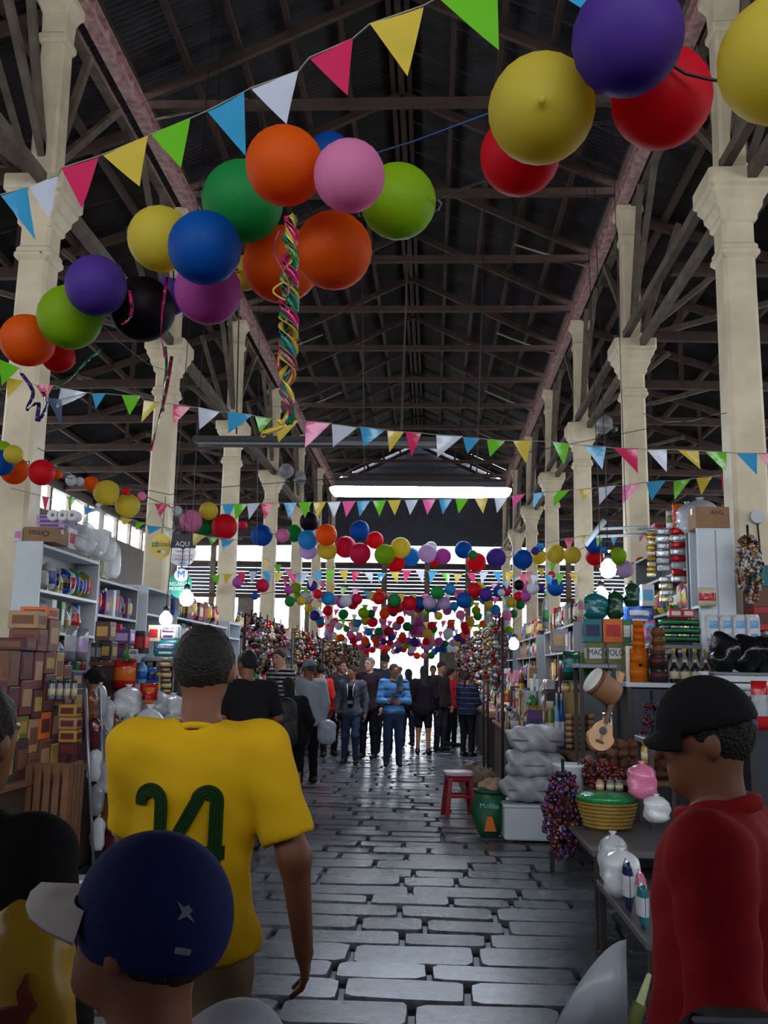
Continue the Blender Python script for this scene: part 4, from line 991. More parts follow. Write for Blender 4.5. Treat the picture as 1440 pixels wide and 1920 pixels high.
person('small child in grey carried on the arm of the woman in blue stripes', (p[0]+.02, 15.98, p[2]-.58), PI*.5, .8, 'tan', ((48, 34, 26), 'short'), cloth('grey_baby', (84, 92, 108)), .84, .98, cloth('grey_baby', (84, 92, 108)), 1.0, res=.03, group='people in the aisle',
       armL=((-.2, .1, 1.2), (-.1, .25, 1.25)), armR=((.2, .1, 1.2), (.12, .26, 1.22)), legL=((-.14, .22, .78), (-.16, .3, .45)), legR=((.14, .22, .78), (.16, .3, .45)), head=(.3, 0))
stand('grey-haired man with glasses in a dark maroon jacket', 694, 17.6, 1235, PI-.35, skin='fair', hair=((112, 104, 100), 'short'), top=cloth('maroon', (46, 28, 36)), top_len=.8, sleeve=.98, bottom=BLK, head=(-.3, 0), glasses=True, collar=True)
stand('tall man in a dark cap and navy jacket at the back of the group', 722, 18.6, 1228, PI, skin='fair', hair=None, top=NAVY, top_len=.8, sleeve=.98, bottom=BLK, hat=(BLK, .06, .95), collar=True)
stand('dark-haired man in a dark jacket partly hidden behind the grey cardigan', 640, 18.2, 1240, PI+.5, hair=((36, 22, 20), 'short'), skin='tan', top=DKG, top_len=.82, sleeve=.98, bottom=BLK, collar=True, head=(.3, -.1))
stand('person with long dark hair in black shorts and bare legs, seen from behind', 795, 18.7, 1250, -.15, hair=((18, 12, 14), 'long'), skin='tan', top=cloth('black_plum', (26, 18, 26)), top_len=.76, sleeve=.98, bottom=BLK, leg=.42, head=(.2, 0))
stand('dark-clothed woman with black hair beside the bare-legged person', 766, 20.5, 1256, .2, hair=((20, 14, 14), 'long'), skin='tan', top=BLK, top_len=.8, sleeve=.98, bottom=NAVY)
stand('young man with dark hair bending his head towards the stall', 826, 19.7, 1243, PI+.9, hair=((22, 16, 16), 'short'), skin='tan', top=cloth('dark_check', (52, 40, 38)), top_len=.84, sleeve=.98, bottom=DKG, head=(-.2, -.35))
stand('woman in a bright red top beyond the young man', 846, 21.0, 1255, -.9, hair=((22, 16, 16), 'tail'), skin='tan', top=cloth('bright_red', (176, 34, 40)), top_len=.84, sleeve=.98, bottom=BLK, head=(-.5, 0))
stand('woman in a banded navy puffer jacket facing the right stalls', 876, 18.5, 1262, -.7, hair=((24, 18, 18), 'tail'), skin='tan', top=cloth('puffer', (24, 30, 52), stripes=(2, .11, .14, (88, 98, 124))), top_len=.86, sleeve=.98, bottom=BLK, girth=1.15, collar=True, armL=((-.25, .05, 1.12), (-.12, .26, 1.1)), armR=((.25, .05, 1.12), (.14, .27, 1.1)))
stand('man in a grey baseball cap and pale grey shirt by the left stalls', 581, 13.6, 1241, .5, hair=((60, 52, 50), 'short'), skin='brown', top=cloth('pale_grey', (150, 158, 168)), top_len=.82, sleeve=.98, bottom=BLK, hat=(cloth('grey_cap', (110, 116, 128)), .07, 1.0), head=(.5, -.1), girth=1.1)
stand('man with short brown hair in a black and white striped tank top', 527, 13.2, 1219, PI-.75, hair=((66, 46, 38), 'short'), skin='fair', top=cloth('stripe_tank', (28, 28, 34), stripes=(2, .055, .45, (206, 206, 210))), top_len=.84, sleeve=.12, bottom=DKG, head=(.25, -.3))
stand('black-haired woman with a black backpack stooping over the left stall', 552, 11.6, 1272, .55, hair=((14, 11, 12), 'long'), skin='tan', top=BLK, top_len=.8, sleeve=.98, bottom=BLK, leg=.55, lean=.3, girth=1.15, legL=((-.1, .06, .5), (-.11, 0, .09)))
stand('large man in a black t-shirt just beyond the yellow jersey', 470, 8.6, 1224, .5, hair=((14, 11, 12), 'short'), skin='brown', top=BLK, top_len=.78, sleeve=.45, bottom=cloth('grey_shorts', (52, 54, 60)), leg=.55, girth=1.3, head=(.4, -.1), lean=.12, armR=((.31, .08, 1.15), (.12, .3, 1.12)))
stand('person in an orange-red jacket behind the man in the grey cap', 601, 17.6, 1248, .4, hair=((24, 18, 18), 'short'), skin='tan', top=cloth('orange_red', (206, 50, 34)), top_len=.82, sleeve=.98, bottom=BLK, collar=True)
stand('distant dark figure between the orange-red jacket and the cardigan', 641, 22.5, 1252, PI, hair=((24, 18, 18), 'short'), skin='tan', top=DKG, top_len=.84, sleeve=.98, bottom=BLK)
stand('distant woman in a wine-coloured top left of the far gate', 664, 26.0, 1251, PI, hair=((24, 18, 18), 'long'), skin='tan', top=cloth('wine', (96, 30, 44)), top_len=.84, sleeve=.98, bottom=BLK)
stand('distant man in black at the back right of the crowd', 812, 24.5, 1249, PI+.2, hair=((24, 18, 18), 'short'), skin='tan', top=BLK, top_len=.84, sleeve=.98, bottom=DKG)
# things they carry
p = at(548, 1345, 11.3); t = thing('backpack', 'black backpack worn by the stooping black-haired woman', 'bag', (p[0]-.06, 11.2, p[2]-.32), .55)
def bpf(P): return smin(rc(P, (0, 0, .1), (0, 0, .42), .15, .14, 1.5), rc(P, (0, -.09, .08), (0, -.09, .22), .1, .09, 1.8), .03)
link('bag_body', sdmesh('bag_body', [(bpf, (-.2, -.22, -.1), (.2, .14, .6), .02)], mat('black_nylon', (18, 18, 22), .6)), t)
for s in (-1, 1): MB().tube([(s*.09, .1, .5), (s*.1, .2, .48), (s*.11, .22, .3), (s*.12, .12, .05)], .016, 5).obj('strap', MATS['black_nylon'], t)
p = at(613, 1362, 13.5); vs, fs = bagmesh(.26, .34, .16, random.Random(8), .012, .1)
tag(MB().add(vs, fs, True).obj('carrier_bag', mat('white_film', (196, 202, 214), .25, transl=.35, bump=.5, bscale=8), loc=(p[0], 13.5, p[2]-.24)), 'thin white plastic bag hanging beside the man in the grey cap', 'bag')
# the seller crouching behind the left stall
p = at(188, 1252, 8.42)
person('seller with black hair bent down behind the white bags of the left stall', (p[0], 8.42, 0), .9, 1.56, 'brown', ((14, 11, 12), 'bun'), cloth('mauve', (92, 60, 84)), .84, .98, BLK, 1.0, res=.02, head=(0, -.35), lean=.12)
# ---------------------------------------------------------------- goods and stalls
GOODS = []                                             # (object, plain label): numbered at the end where several read alike
def put(o, base, cat, group=None):
    o['category'] = cat
    if group: o['group'] = group
    GOODS.append((o, base)); return o
PCOL = {'red': (186, 28, 36), 'dark red': (104, 26, 28), 'brown': (112, 66, 40), 'tan': (172, 132, 92), 'green': (40, 120, 62), 'dark green': (24, 70, 48), 'olive': (104, 108, 44), 'blue': (34, 84, 170), 'navy': (28, 34, 78), 'purple': (84, 42, 104), 'white': (206, 206, 210), 'silver': (172, 174, 182),
        'yellow': (214, 182, 50), 'gold': (176, 138, 50), 'orange': (218, 108, 30), 'pink': (214, 118, 152), 'black': (28, 26, 30), 'teal': (26, 112, 120), 'cream': (208, 196, 160), 'grey': (122, 122, 128), 'sky blue': (96, 160, 206), 'maroon': (72, 24, 34), 'lilac': (176, 150, 196)}
def pm_(c, kind='card'):
    rough, metal, bump = {'card': (.55, 0, 0), 'film': (.2, 0, .45), 'foil': (.22, .55, .55), 'gloss': (.25, 0, 0)}[kind]
    return mat('goods_'+kind+'_'+c.replace(' ', '_'), PCOL[c], rough, metal, var=.18, vscale=9, bump=bump, bscale=16)
m_glass = mat('clear_wrap', (206, 210, 214), .14, spec=.7, alpha=.55, bump=.8, bscale=14)
GC = {}
def gm(key, fn):
    if key not in GC: GC[key] = fn()
    return GC[key]
def goods(kind, col, loc, size, rz=0.0, col2='white', base=None, group=None, cat=None, tilt=0.0, lab2=True):
    w_, d_, h_ = [round(v, 3) for v in size]; k = (kind, col, col2, w_, d_, h_); t = None
    if kind == 'box':
        t = link('packaged_box', gm(k, lambda: MB().box((0, 0, h_/2), (w_, d_, h_), bev=.005).mesh('packaged_box', pm_(col))))
        if lab2:
            def lb():
                m = MB(); m.box((0, -d_/2, h_*.5), (w_*.72, .004, h_*.5)); m.box((w_/2, 0, h_*.5), (.004, d_*.72, h_*.5)); m.box((-w_/2, 0, h_*.5), (.004, d_*.72, h_*.5)); return m.mesh('printed_label', pm_(col2))
            link('printed_label', gm(k+('l',), lb), t)
        nm = 'box'
    elif kind == 'carton':
        t = link('cardboard_carton', gm(k, lambda: MB().box((0, 0, h_/2), (w_, d_, h_), bev=.004).mesh('cardboard_carton', mat('corrugated_card', (150, 112, 82), .8, var=.2))))
        link('packing_tape', gm(k+('l',), lambda: MB().box((0, 0, h_), (w_*1.004, .06, .004)).box((-w_/2, 0, h_*.85), (.004, .06, h_*.3)).box((w_/2, 0, h_*.85), (.004, .06, h_*.3)).mesh('packing_tape', mat('tape', (160, 136, 104), .35))), t); nm = 'carton'
    elif kind in ('packet', 'foil'):
        def pk():
            m = MB(); n, r = 6, 7; vs = []; q = random.Random(sum(map(ord, col))+int(w_*1000))
            for sgn in (-1, 1):
                for j in range(r+1):
                    for i in range(n+1):
                        a, b_ = i/n*2-1, j/r*2-1; th = ((1-abs(a)**2.4)*(1-abs(b_)**3.0))**.6
                        vs.append((a*w_/2*(1-.04*th), sgn*(d_/2*th+.002)+q.uniform(-.004, .004)*th, h_*j/r))
            st = (n+1)*(r+1)
            for s_ in (0, 1):
                for j in range(r):
                    m2 = 1 if 2 <= j <= 4 else 0
                    for i in range(n):
                        a = s_*st+j*(n+1)+i; f = (a, a+1, a+n+2, a+n+1); m.f.append(f if s_ == 0 else f[::-1]); m.mi.append(m2); m.sm.append(True)
            e = [i for i in range(n+1)]+[(n+1)*(j+1)+n for j in range(r)]+[(n+1)*r+n-1-i for i in range(n)]+[(n+1)*(r-1-j) for j in range(r-1)]
            for a, b_ in zip(e, e[1:]+e[:1]): m.f.append((b_, a, a+st, b_+st)); m.mi.append(0); m.sm.append(False)
            m.v = [tuple(v) for v in vs]
            return m.mesh('packet', [pm_(col, 'foil' if kind == 'foil' else 'film'), pm_(col2, 'film')])
        t = link('packet', gm(k, pk)); nm = 'packet'
    elif kind == 'bottle':
        R = w_/2
        t = link('bottle', gm(k, lambda: MB().lathe([(R*.9, 0), (R, .01), (R, h_*.58), (R*.8, h_*.68), (R*.36, h_*.82), (R*.34, h_*.9)], 12).mesh('bottle', pm_(col, 'gloss'))))
        link('cap', gm(k+('c',), lambda: MB().lathe([(R*.42, h_*.88), (R*.42, h_), (R*.36, h_*1.005)], 10).mesh('cap', pm_(col2, 'gloss'))), t)
        link('printed_label', gm(k+('l',), lambda: MB().lathe([(R*1.015, h_*.18), (R*1.015, h_*.5)], 12).mesh('printed_label', pm_(col2))), t); nm = 'bottle'
    elif kind == 'can':
        R = w_/2
        t = link('tin_can', gm(k, lambda: MB().lathe([(R*.95, 0), (R, .006), (R, h_-.006), (R*.95, h_)], 14).mesh('tin_can', pm_(col, 'gloss'))))
        link('printed_label', gm(k+('l',), lambda: MB().lathe([(R*1.01, h_*.2), (R*1.01, h_*.8)], 14).mesh('printed_label', pm_(col2))), t); nm = 'can'
    elif kind == 'jar':
        R = w_/2
        t = link('jar', gm(k, lambda: MB().lathe([(R*.9, 0), (R, .015), (R, h_*.7), (R*.72, h_*.82), (R*.72, h_*.84)], 14).mesh('jar', pm_(col, 'gloss'))))
        link('lid', gm(k+('c',), lambda: MB().lathe([(R*.78, h_*.83), (R*.78, h_*.99), (R*.7, h_)], 14).mesh('lid', pm_(col2, 'gloss'))), t)
        link('printed_label', gm(k+('l',), lambda: MB().lathe([(R*1.015, h_*.2), (R*1.015, h_*.55)], 14).mesh('printed_label', pm_('cream'))), t); nm = 'jar'
    elif kind == 'bag':
        def bg():
            vs, fs = bagmesh(w_, h_, d_, random.Random(sum(map(ord, col))+int(w_*1000)*7+int(h_*1000)), min(.012, w_*.06), .28); return MB().add(vs, fs, True).mesh('tied_bag', m_glass if col == 'clear' else pm_(col, 'film'))
        t = link('tied_bag', gm(k, bg))
        link('knot', gm(k+('c',), lambda: MB().lathe([(w_*.1, h_*.97), (w_*.06, h_*1.0), (w_*.16, h_*1.08), (w_*.1, h_*1.09)], 7).mesh('knot', m_glass if col == 'clear' else pm_(col, 'film'))), t); nm = 'bag'
    elif kind == 'roll':
        R = w_/2
        t = link('paper_roll', gm(k, lambda: MB().lathe([(R*.3, 0), (R*.97, 0), (R, .01), (R, d_-.01), (R*.97, d_), (R*.3, d_), (R*.3, 0)], 18, M=Matrix.Rotation(math.pi/2, 4, 'X')).mesh('paper_roll', mat('tissue', (216, 214, 216), .8))))
        link('core', gm(k+('c',), lambda: MB().lathe([(R*.29, .004), (R*.29, d_-.004)], 12, M=Matrix.Rotation(math.pi/2, 4, 'X')).mesh('core', pm_('grey'))), t); nm = 'roll'
    elif kind == 'multipack':
        def mp():
            m = MB(); nx = 4; vs = []; 
            for i in range(nx): m.lathe([(w_/nx*.4, 0), (w_/nx*.5, .012), (w_/nx*.5, h_-.012), (w_/nx*.4, h_)], 10, c=(-w_/2+w_/nx*(i+.5), 0, 0))
            m.box((0, 0, h_/2), (w_*.94, d_*.9, h_*.97), bev=.02); return m.mesh('wrapped_multipack', pm_(col, 'film'))
        t = link('wrapped_multipack', gm(k, mp))
        link('printed_label', gm(k+('l',), lambda: MB().box((0, -max(w_/8, d_*.45)-.004, h_*.62), (w_*.62, .008, h_*.28), bev=.003).box((0, -max(w_/8, d_*.45)-.004, h_*.22), (w_*.5, .008, h_*.12), bev=.003).mesh('printed_label', pm_(col2, 'film'))), t); nm = 'pack'
    t.location = tuple(map(float, loc)); t.rotation_euler = (tilt, 0, rz)
    put(t, base or col+' '+nm, cat or nm, group)
    return t
def pixbox(kind, u0, v0, u1, v1, Y, col, col2='white', base=None, d=None, rz=0.0, zb=None, group=None, tilt=0.0, cat=None, lab2=True):
    """an article as wide and tall as measured in the photograph at depth Y; zb sets it on a support"""
    a = at((u0+u1)/2, v1, Y); w_ = px(u1-u0, Y); h_ = px(v1-v0, Y); z = a[2] if zb is None else zb
    if zb is not None: h_ = at((u0+u1)/2, v0, Y)[2]-zb
    return goods(kind, col, (a[0], Y+(d or w_*.6)/2, z), (w_, d or w_*.6, h_), rz, col2, base, group, cat, tilt, lab2)
def fill(side, x, y0, y1, z, hmax, phrase, q, kinds='bpkjcf', cols=None, dep=.13, group=None, gap=.012, wr=(.09, .17)):
    y = y0; cols = cols or list(PCOL)
    while y < y1:
        k = {'b': 'box', 'p': 'packet', 'k': 'bottle', 'j': 'jar', 'c': 'can', 'f': 'foil'}[q.choice(kinds)]
        wd = round(q.uniform(*wr)/.02)*.02; 
        if k in ('bottle', 'jar', 'can'): wd = min(wd, .1)
        if y+wd > y1: break
        h_ = round(hmax*q.choice((.78, .86, .93, .98)), 2); c1 = q.choice(cols); c2 = q.choice([c for c in ('white', 'yellow', 'red', 'cream', 'blue', 'gold', 'black') if c != c1])
        goods(k, c1, (x, y+wd/2, z), (wd, dep if k in ('box', 'packet', 'foil') else wd, h_), PI/2 if side < 0 else -PI/2, c2, c1+' '+{'foil': 'foil packet'}.get(k, k)+' '+phrase, group or 'goods '+phrase)
        y += wd+gap
m_wht = mat('white_board', (196, 202, 210), .4, var=.08); m_steel = mat('grey_steel', (130, 134, 140), .35, .5); m_crate = mat('rough_pine', (120, 78, 50), .8, var=.4, bump=.3, bscale=20)
m_navyp = mat('dark_blue_panel', (40, 44, 56), .45, var=.15)
def rack(name, label, x0, x1, y0, y1, zs, z0, z1, side, end=m_wht, back=True, cat='shelf unit'):
    """an open shelving unit whose end panels stand across the aisle direction"""
    t = thing(name, label, cat, ((x0+x1)/2, (y0+y1)/2, 0)); w_, l_ = x1-x0, y1-y0
    for yy in (-l_/2+.012, l_/2-.012): MB().box((0, yy, (z0+z1)/2), (w_, .024, z1-z0), bev=.004).obj('end_panel', end, t)
    for z in zs: MB().box((0, 0, z-.0125), (w_, l_-.05, .025)).obj('shelf_board', end, t)
    if back: MB().box((-side*(-1)*(w_/2-.008) if side > 0 else -(w_/2-.008), 0, (z0+z1)/2), (.012, l_-.05, z1-z0-.02)).obj('back_panel', m_steel, t)
    n = max(1, int(l_/1.2))
    for i in range(1, n): MB().box((-side*(w_/2-.012), -l_/2+l_*i/n, (z0+z1)/2), (.02, .02, z1-z0)).obj('upright', m_steel, t)
    return t
def table(name, label, x0, x1, y0, y1, z, M, legs=True, skirt=None, cat='counter', zb=0.0):
    t = thing(name, label, cat, ((x0+x1)/2, (y0+y1)/2, 0)); w_, l_ = x1-x0, y1-y0
    MB().box((0, 0, z-.02), (w_, l_, .04), bev=.006).obj('top', M, t)
    for sx in (-1, 1):
        for sy in (-1, 1): MB().box((sx*(w_/2-.03), sy*(l_/2-.03), (zb+z-.04)/2), (.035, .035, z-.04-zb)).obj('leg', m_iron, t)
    if skirt: MB().box((0, 0, zb+(z-zb-.04)*.5+.01), (w_-.08, l_-.08, z-zb-.07), bev=.01).obj('front_panel', skirt, t)
    return t
# ---- left stall
q = random.Random(21)
table('stall_counter', 'wooden counter behind the white bags of the left stall', -3.26, -2.72, 8.74, 11.4, .82, m_crate, skirt=mat('dark_board', (58, 40, 34), .8))
table('stall_counter', 'low wooden counter under the towers of boxes of the left stall', -3.26, -2.72, 5.9, 8.1, .82, m_crate, skirt=mat('dark_board', (58, 40, 34), .8))
rack('shelf_unit', 'white-ended shelf unit packed with groceries behind the left counter', -3.5, -3.27, 7.62, 9.0, (1.2, 1.55, 1.88, 2.22, 2.6), 0, 2.62, -1)
rack('shelf_unit', 'second grey shelf unit next to the white-ended one, red and blue goods', -3.62, -3.28, 9.04, 10.3, (1.2, 1.5, 1.75, 2.1, 2.45), 0, 2.47, -1, end=m_steel)
for i, z in enumerate((1.55, 1.88, 2.22)):
    fill(-1, -3.39, 7.68, 8.96, z, .29, 'on the '+('lower', 'middle', 'top')[i]+' shelf of the white-ended unit', q, ('pfpb', 'bpkc', 'pfpk')[i], ('yellow', 'olive', 'silver', 'red', 'blue', 'gold', 'white', 'green'), wr=(.06, .11), gap=.004, dep=.16)
for i, z in enumerate((1.5, 1.75, 2.1)):
    fill(-1, -3.39, 9.1, 10.26, z, .22 if i < 1 else .3, 'on the '+('lower', 'middle', 'top')[i]+' shelf of the second left unit', q, ('kpb', 'bpk', 'bkp')[i], ('red', 'navy', 'blue', 'purple', 'silver', 'black', 'maroon', 'sky blue'), wr=(.06, .11), gap=.004, dep=.16)
# towers of boxes on the counter, nearest first
tower_cols = (('brown', 'maroon', 'dark red', 'brown'), ('dark green', 'dark red', 'maroon', 'brown'), ('maroon', 'olive', 'dark red', 'maroon'), ('brown', 'tan', 'maroon', 'dark red'), ('brown', 'orange', 'maroon', 'dark red'), ('gold', 'maroon', 'brown', 'gold'), ('dark red', 'gold', 'dark red', 'brown'), ('maroon', 'purple', 'maroon', 'navy'))
y = 5.98
for i, cs in enumerate(tower_cols):
    z = .82; n = 0; wd = (.16, .18, .2, .17, .2, .15, .17, .22)[i]; top = (1.5, 1.74, 1.78, 1.98, 2.02, 1.72, 1.6, 1.55)[i]
    while z < top-.05:
        h_ = min(top-z, (.24, .2, .27, .16)[(i+n) % 4]); c = cs[n % 4]
        goods('box', c, (-2.9-.015*(n % 2), y+wd/2, z), (wd-.006, .22, h_-.004), PI/2, ('tan', 'dark red', 'brown', 'gold')[(i*3+n) % 4], c+' box in the '+ORD[i]+' tower on the left counter', 'boxes in towers on the left counter'); z += h_; n += 1
    y += wd+.012
# second tier towards the back: tins, purple cartons, wrapped packs
table('stall_step', 'raised step on the left counter under the silver packets', -3.26, -2.86, 7.72, 8.08, 1.22, m_crate, cat='shelf', zb=.82)
table('stall_step', 'raised step at the far end of the left counter', -3.26, -2.86, 8.76, 11.3, 1.22, m_crate, cat='shelf', zb=.82)
for (u0, v0, u1, v1, Y, k, c, c2, b) in ((112, 1172, 134, 1240, 7.4, 'foil', 'silver', 'silver', 'tall silver foil packet above the box towers'), (132, 1178, 156, 1240, 7.5, 'foil', 'silver', 'lilac', 'crumpled silver packet beside the tall one'),
        (168, 1205, 178, 1240, 7.75, 'box', 'black', 'grey', 'black tea box by the silver packets'), (176, 1165, 205, 1202, 7.9, 'box', 'maroon', 'gold', 'maroon box on top of the black tins'), (176, 1203, 208, 1238, 7.9, 'box', 'black', 'gold', 'black box with gold edge under the maroon one'),
        (212, 1180, 243, 1208, 8.85, 'box', 'purple', 'lilac', 'purple box with pale lettering panel'), (212, 1209, 240, 1234, 8.85, 'box', 'maroon', 'purple', 'maroon box under the purple one'), (246, 1183, 270, 1225, 9.1, 'box', 'black', 'red', 'dark box with a red corner beside the purple one'), (276, 1172, 298, 1203, 9.3, 'box', 'cream', 'red', 'cream packet with red print by the tissue packs')):
    pixbox(k, u0, v0, u1, v1, Y, c, c2, b, d=.16, group='boxes on the left step')
z1 = at(300, 1232, 9.4)[2]
st = table('tin_stack', 'narrow dark cupboard holding up the purple boxes of the left stall', -3.24, -2.9, 8.8, 10.6, at(190, 1239, 8.8)[2]-.005, m_crate, skirt=mat('brown_board', (64, 44, 40), .7), cat='cupboard', zb=1.22)
table('goods_shelf', 'little shelf carrying the tissue packs of the left stall', -2.86, -2.45, 9.22, 9.6, at(309, 1232, 9.3)[2]-.003, m_steel, cat='shelf', zb=.82); p1 = pixbox('multipack', 284, 1200, 334, 1231, 9.3, 'teal', 'white', 'blue and white tissue pack with white script', d=.2, group='tissue packs'); p2 = pixbox('multipack', 296, 1170, 332, 1199, 9.35, 'white', 'purple', 'white and purple tissue pack under the hanging bulb', d=.2, group='tissue packs')
def script(o, txt, size, loc, M, sx=1.0, rot=(PI/2, 0, 0)): return textobj('lettering', txt, size, M, o, loc, rot, .001, sx)
wtx = mat('white_print', (230, 230, 232), .5); btx = mat('black_marker', (24, 22, 26), .6); rtx = mat('red_print', (190, 40, 40), .5); ntx = mat('blue_print', (40, 60, 150), .5)
script(p1, 'Suave', .075, (0, -.1, .1), ntx); script(p2, 'Noble', .05, (0, -.1, .1), wtx)
# white heaps of bagged pasta, chip bags and bottles in front
table('goods_bench', 'bench in front of the left step piled with white bags', -2.7, -2.2, 7.7, 10.4, .74, m_crate, skirt=mat('dark_board', (58, 40, 34), .8))
for i, (u0, v0, u1, v1, Y) in enumerate(((205, 1345, 262, 1402, 8.0), (240, 1330, 300, 1395, 8.3), (285, 1340, 340, 1400, 8.6), (205, 1290, 255, 1348, 8.35), (248, 1296, 305, 1345, 8.65), (295, 1305, 338, 1350, 8.9), (225, 1280, 268, 1300, 8.9))):
    pixbox('bag', u0, v0, u1, v1, Y, 'white' if i % 2 else 'clear', base='plump bag of white goods heaped in front of the left step', d=.24, zb=.74 if i < 3 else None, group='heaped white bags')
pixbox('packet', 208, 1236, 250, 1292, 8.75, 'red', 'orange', 'big red crisp packet above the white bags', d=.1, group='snack packets'); pixbox('packet', 258, 1282, 292, 1312, 8.55, 'red', 'red', 'red packet lying below the blue bottle', d=.1); pixbox('packet', 268, 1290, 284, 1322, 8.45, 'orange', 'red', 'orange-red packet hanging beside the white bags', d=.08)
pixbox('bottle', 253, 1236, 272, 1282, 8.9, 'sky blue', 'blue', 'light blue bottle by the red crisp packet', d=.1); pixbox('packet', 271, 1252, 290, 1284, 8.95, 'blue', 'navy', 'round blue packet by the light blue bottle', d=.08)
for i in range(4): pixbox('jar', 298, 1234+i*20, 318, 1253+i*20, 9.2, 'brown', 'cream', 'brown jar in the upright stack beside the tissue packs', d=.1, group='brown jars')
for i in range(2): pixbox('box', 289, 1262+i*24, 299, 1285+i*24, 9.1, 'yellow', 'blue', 'narrow yellow box beside the brown jars')
pixbox('bottle', 226, 1208, 238, 1240, 8.7, 'olive', 'green', 'pale green bottle in front of the maroon box', d=.08); pixbox('bottle', 238, 1212, 250, 1240, 8.75, 'olive', 'white', 'green bottle with a white cap beside the price card', d=.08)
pixbox('box', 241, 1217, 258, 1230, 8.5, 'white', 'grey', 'small white price card on the left step', d=.01)
# jars in rows and hanging clear bags at the counter edge
for i in range(4): pixbox('jar', 84+i*14, 1275, 97+i*14, 1312, 6.75+.12*i, 'grey', 'dark green', 'squat grey spice jar on the counter edge', d=.09, group='spice jars')
for i in range(4): pixbox('box', 108, 1322+i*24, 142, 1344+i*24, 6.9, ('gold', 'tan', 'gold', 'maroon')[i], 'dark red', 'flat '+('gold', 'tan', 'gold', 'maroon')[i]+' box in the low stack by the crate', d=.12, zb=None, group='flat boxes')
for i, (u, v, Y) in enumerate(((165, 1330, 7.1), (182, 1318, 7.4), (196, 1345, 7.5), (170, 1380, 7.0), (190, 1400, 7.3), (208, 1372, 7.7), (172, 1440, 7.0), (192, 1462, 7.2), (212, 1435, 7.6), (176, 1505, 7.0), (196, 1530, 7.2), (214, 1500, 7.5), (178, 1570, 7.0), (202, 1590, 7.2))):
    pixbox('bag', u-13, v-32, u+13, v+26, Y, ('brown', 'silver', 'clear', 'maroon', 'grey')[i % 5], base='small '+('brown', 'silver', 'clear', 'maroon', 'grey')[i % 5]+' bag of spices hanging at the left counter edge', d=.07, group='hanging spice bags')
tag(MB().tube([at(160, 1290, 6.95), at(175, 1620, 6.95)], .012, 6).tube([at(186, 1290, 7.25), at(198, 1620, 7.25)], .012, 6).tube([at(204, 1320, 7.6), at(212, 1600, 7.6)], .012, 6).obj('hanging_rack', m_steel), 'thin upright wire rack holding clear spice bags', 'rack')
cr = thing('wooden_crate', 'upright slatted wooden crate beside the woman in black', 'crate', (-2.62, 6.62, 0))
for i in range(5): MB().box((-.13+i*.065, -.13, .52), (.045, .018, .78)).obj('slat', m_crate, cr)
for i in range(4): MB().box((.15, -.1+i*.07, .52), (.018, .05, .78)).obj('slat', m_crate, cr)
for z in (.14, .52, .9): MB().box((0, -.115, z), (.3, .02, .06)).obj('rail', m_crate, cr); MB().box((.135, 0, z), (.02, .26, .06)).obj('rail', m_crate, cr)
goods('box', 'white', (-2.5, 6.75, 0), (.2, .2, .13), .1, 'red', 'small white box on the floor by the crate')
# on top of the white-ended unit
c_ = pixbox('carton', 40, 988, 103, 1021, 7.66, 'tan', base='brown carton with handwriting on top of the white-ended unit', d=.3, zb=2.62)
script(c_, 'Omas', .075, (0, -.153, .075), btx, rot=(PI/2, PI, 0))
pixbox('box', 24, 990, 40, 1021, 7.66, 'white', 'pink', 'pink and white pack left of the handwritten carton', d=.2, zb=2.62); pixbox('box', 104, 988, 128, 1030, 8.02, 'white', 'red', 'white pack with red print behind the handwritten carton', d=.2, zb=2.62)
for i in range(3): pixbox('box', 66, 965+i*8, 118, 973+i*8, 7.9, 'lilac', 'purple', 'flat lilac pack stacked over the cartons', d=.3, group='flat lilac packs')
for i in range(3): pixbox('roll', 92+i*18, 946, 115+i*18, 968, 7.95, 'white', base='white paper roll lying on the lilac packs', d=.12, group='paper rolls')
for i, (u0, v0, u1, v1, Y) in enumerate(((128, 975, 165, 1040, 8.3), (150, 948, 190, 1030, 8.6), (172, 1000, 205, 1052, 8.9), (190, 1010, 215, 1056, 9.2), (120, 1000, 150, 1035, 8.15))):
    pixbox('bag', u0, v0, u1, v1, Y, 'clear', base='clear plastic bag of goods on top of the left shelf units', d=.26, zb=2.62 if Y < 9 else 2.48, group='clear bags on top of the shelves')
pixbox('box', 170, 992, 196, 1030, 9.3, 'cream', 'tan', 'cream box behind the clear bags on the shelf top', d=.2, zb=2.48)
# second left booth: white cabinet, and the round signs in front of it
rack('white_cabinet', 'tall white cabinet behind the green round sign', -3.75, -3.25, 10.55, 11.5, (1.2, 1.7, 2.2, 2.5), 0, 2.52, -1, cat='cabinet')
rack('white_cabinet', 'white cabinet in the third left booth beside a cream pillar', -3.75, -3.35, 15.45, 16.35, (1.2, 1.7, 2.1, 2.35), 0, 2.37, -1, cat='cabinet')
wz0 = at(302, 1024, 9.9)[2]+.58
def disc(r, d=.012, sx=1.0, sz=1.0): return MB().lathe([(r*.98, -d/2), (r, -d/2+.002), (r, d/2-.002), (r*.98, d/2)], 28, M=Matrix.Diagonal((sx, 1, sz, 1)) @ Matrix.Rotation(PI/2, 4, 'X'), smooth=False)
a = at(302, 1024, 9.9); t = thing('round_sign', 'round yellow hanging sign with a dark telecom name', 'sign', tuple(a))
disc(.125, sz=1.08).obj('sign_board', mat('sign_yellow', (228, 196, 84), .5), t); script(t, 'bitel', .085, (.025, -.009, .02), mat('grey_print', (70, 66, 60), .5))
for i in range(4): MB().box((-.085+.03*(i % 2), -.008, .0+.03*(i//2)), (.024, .004, .024)).obj('logo_tile', mat('logo_teal', (40, 140, 140), .5), t)
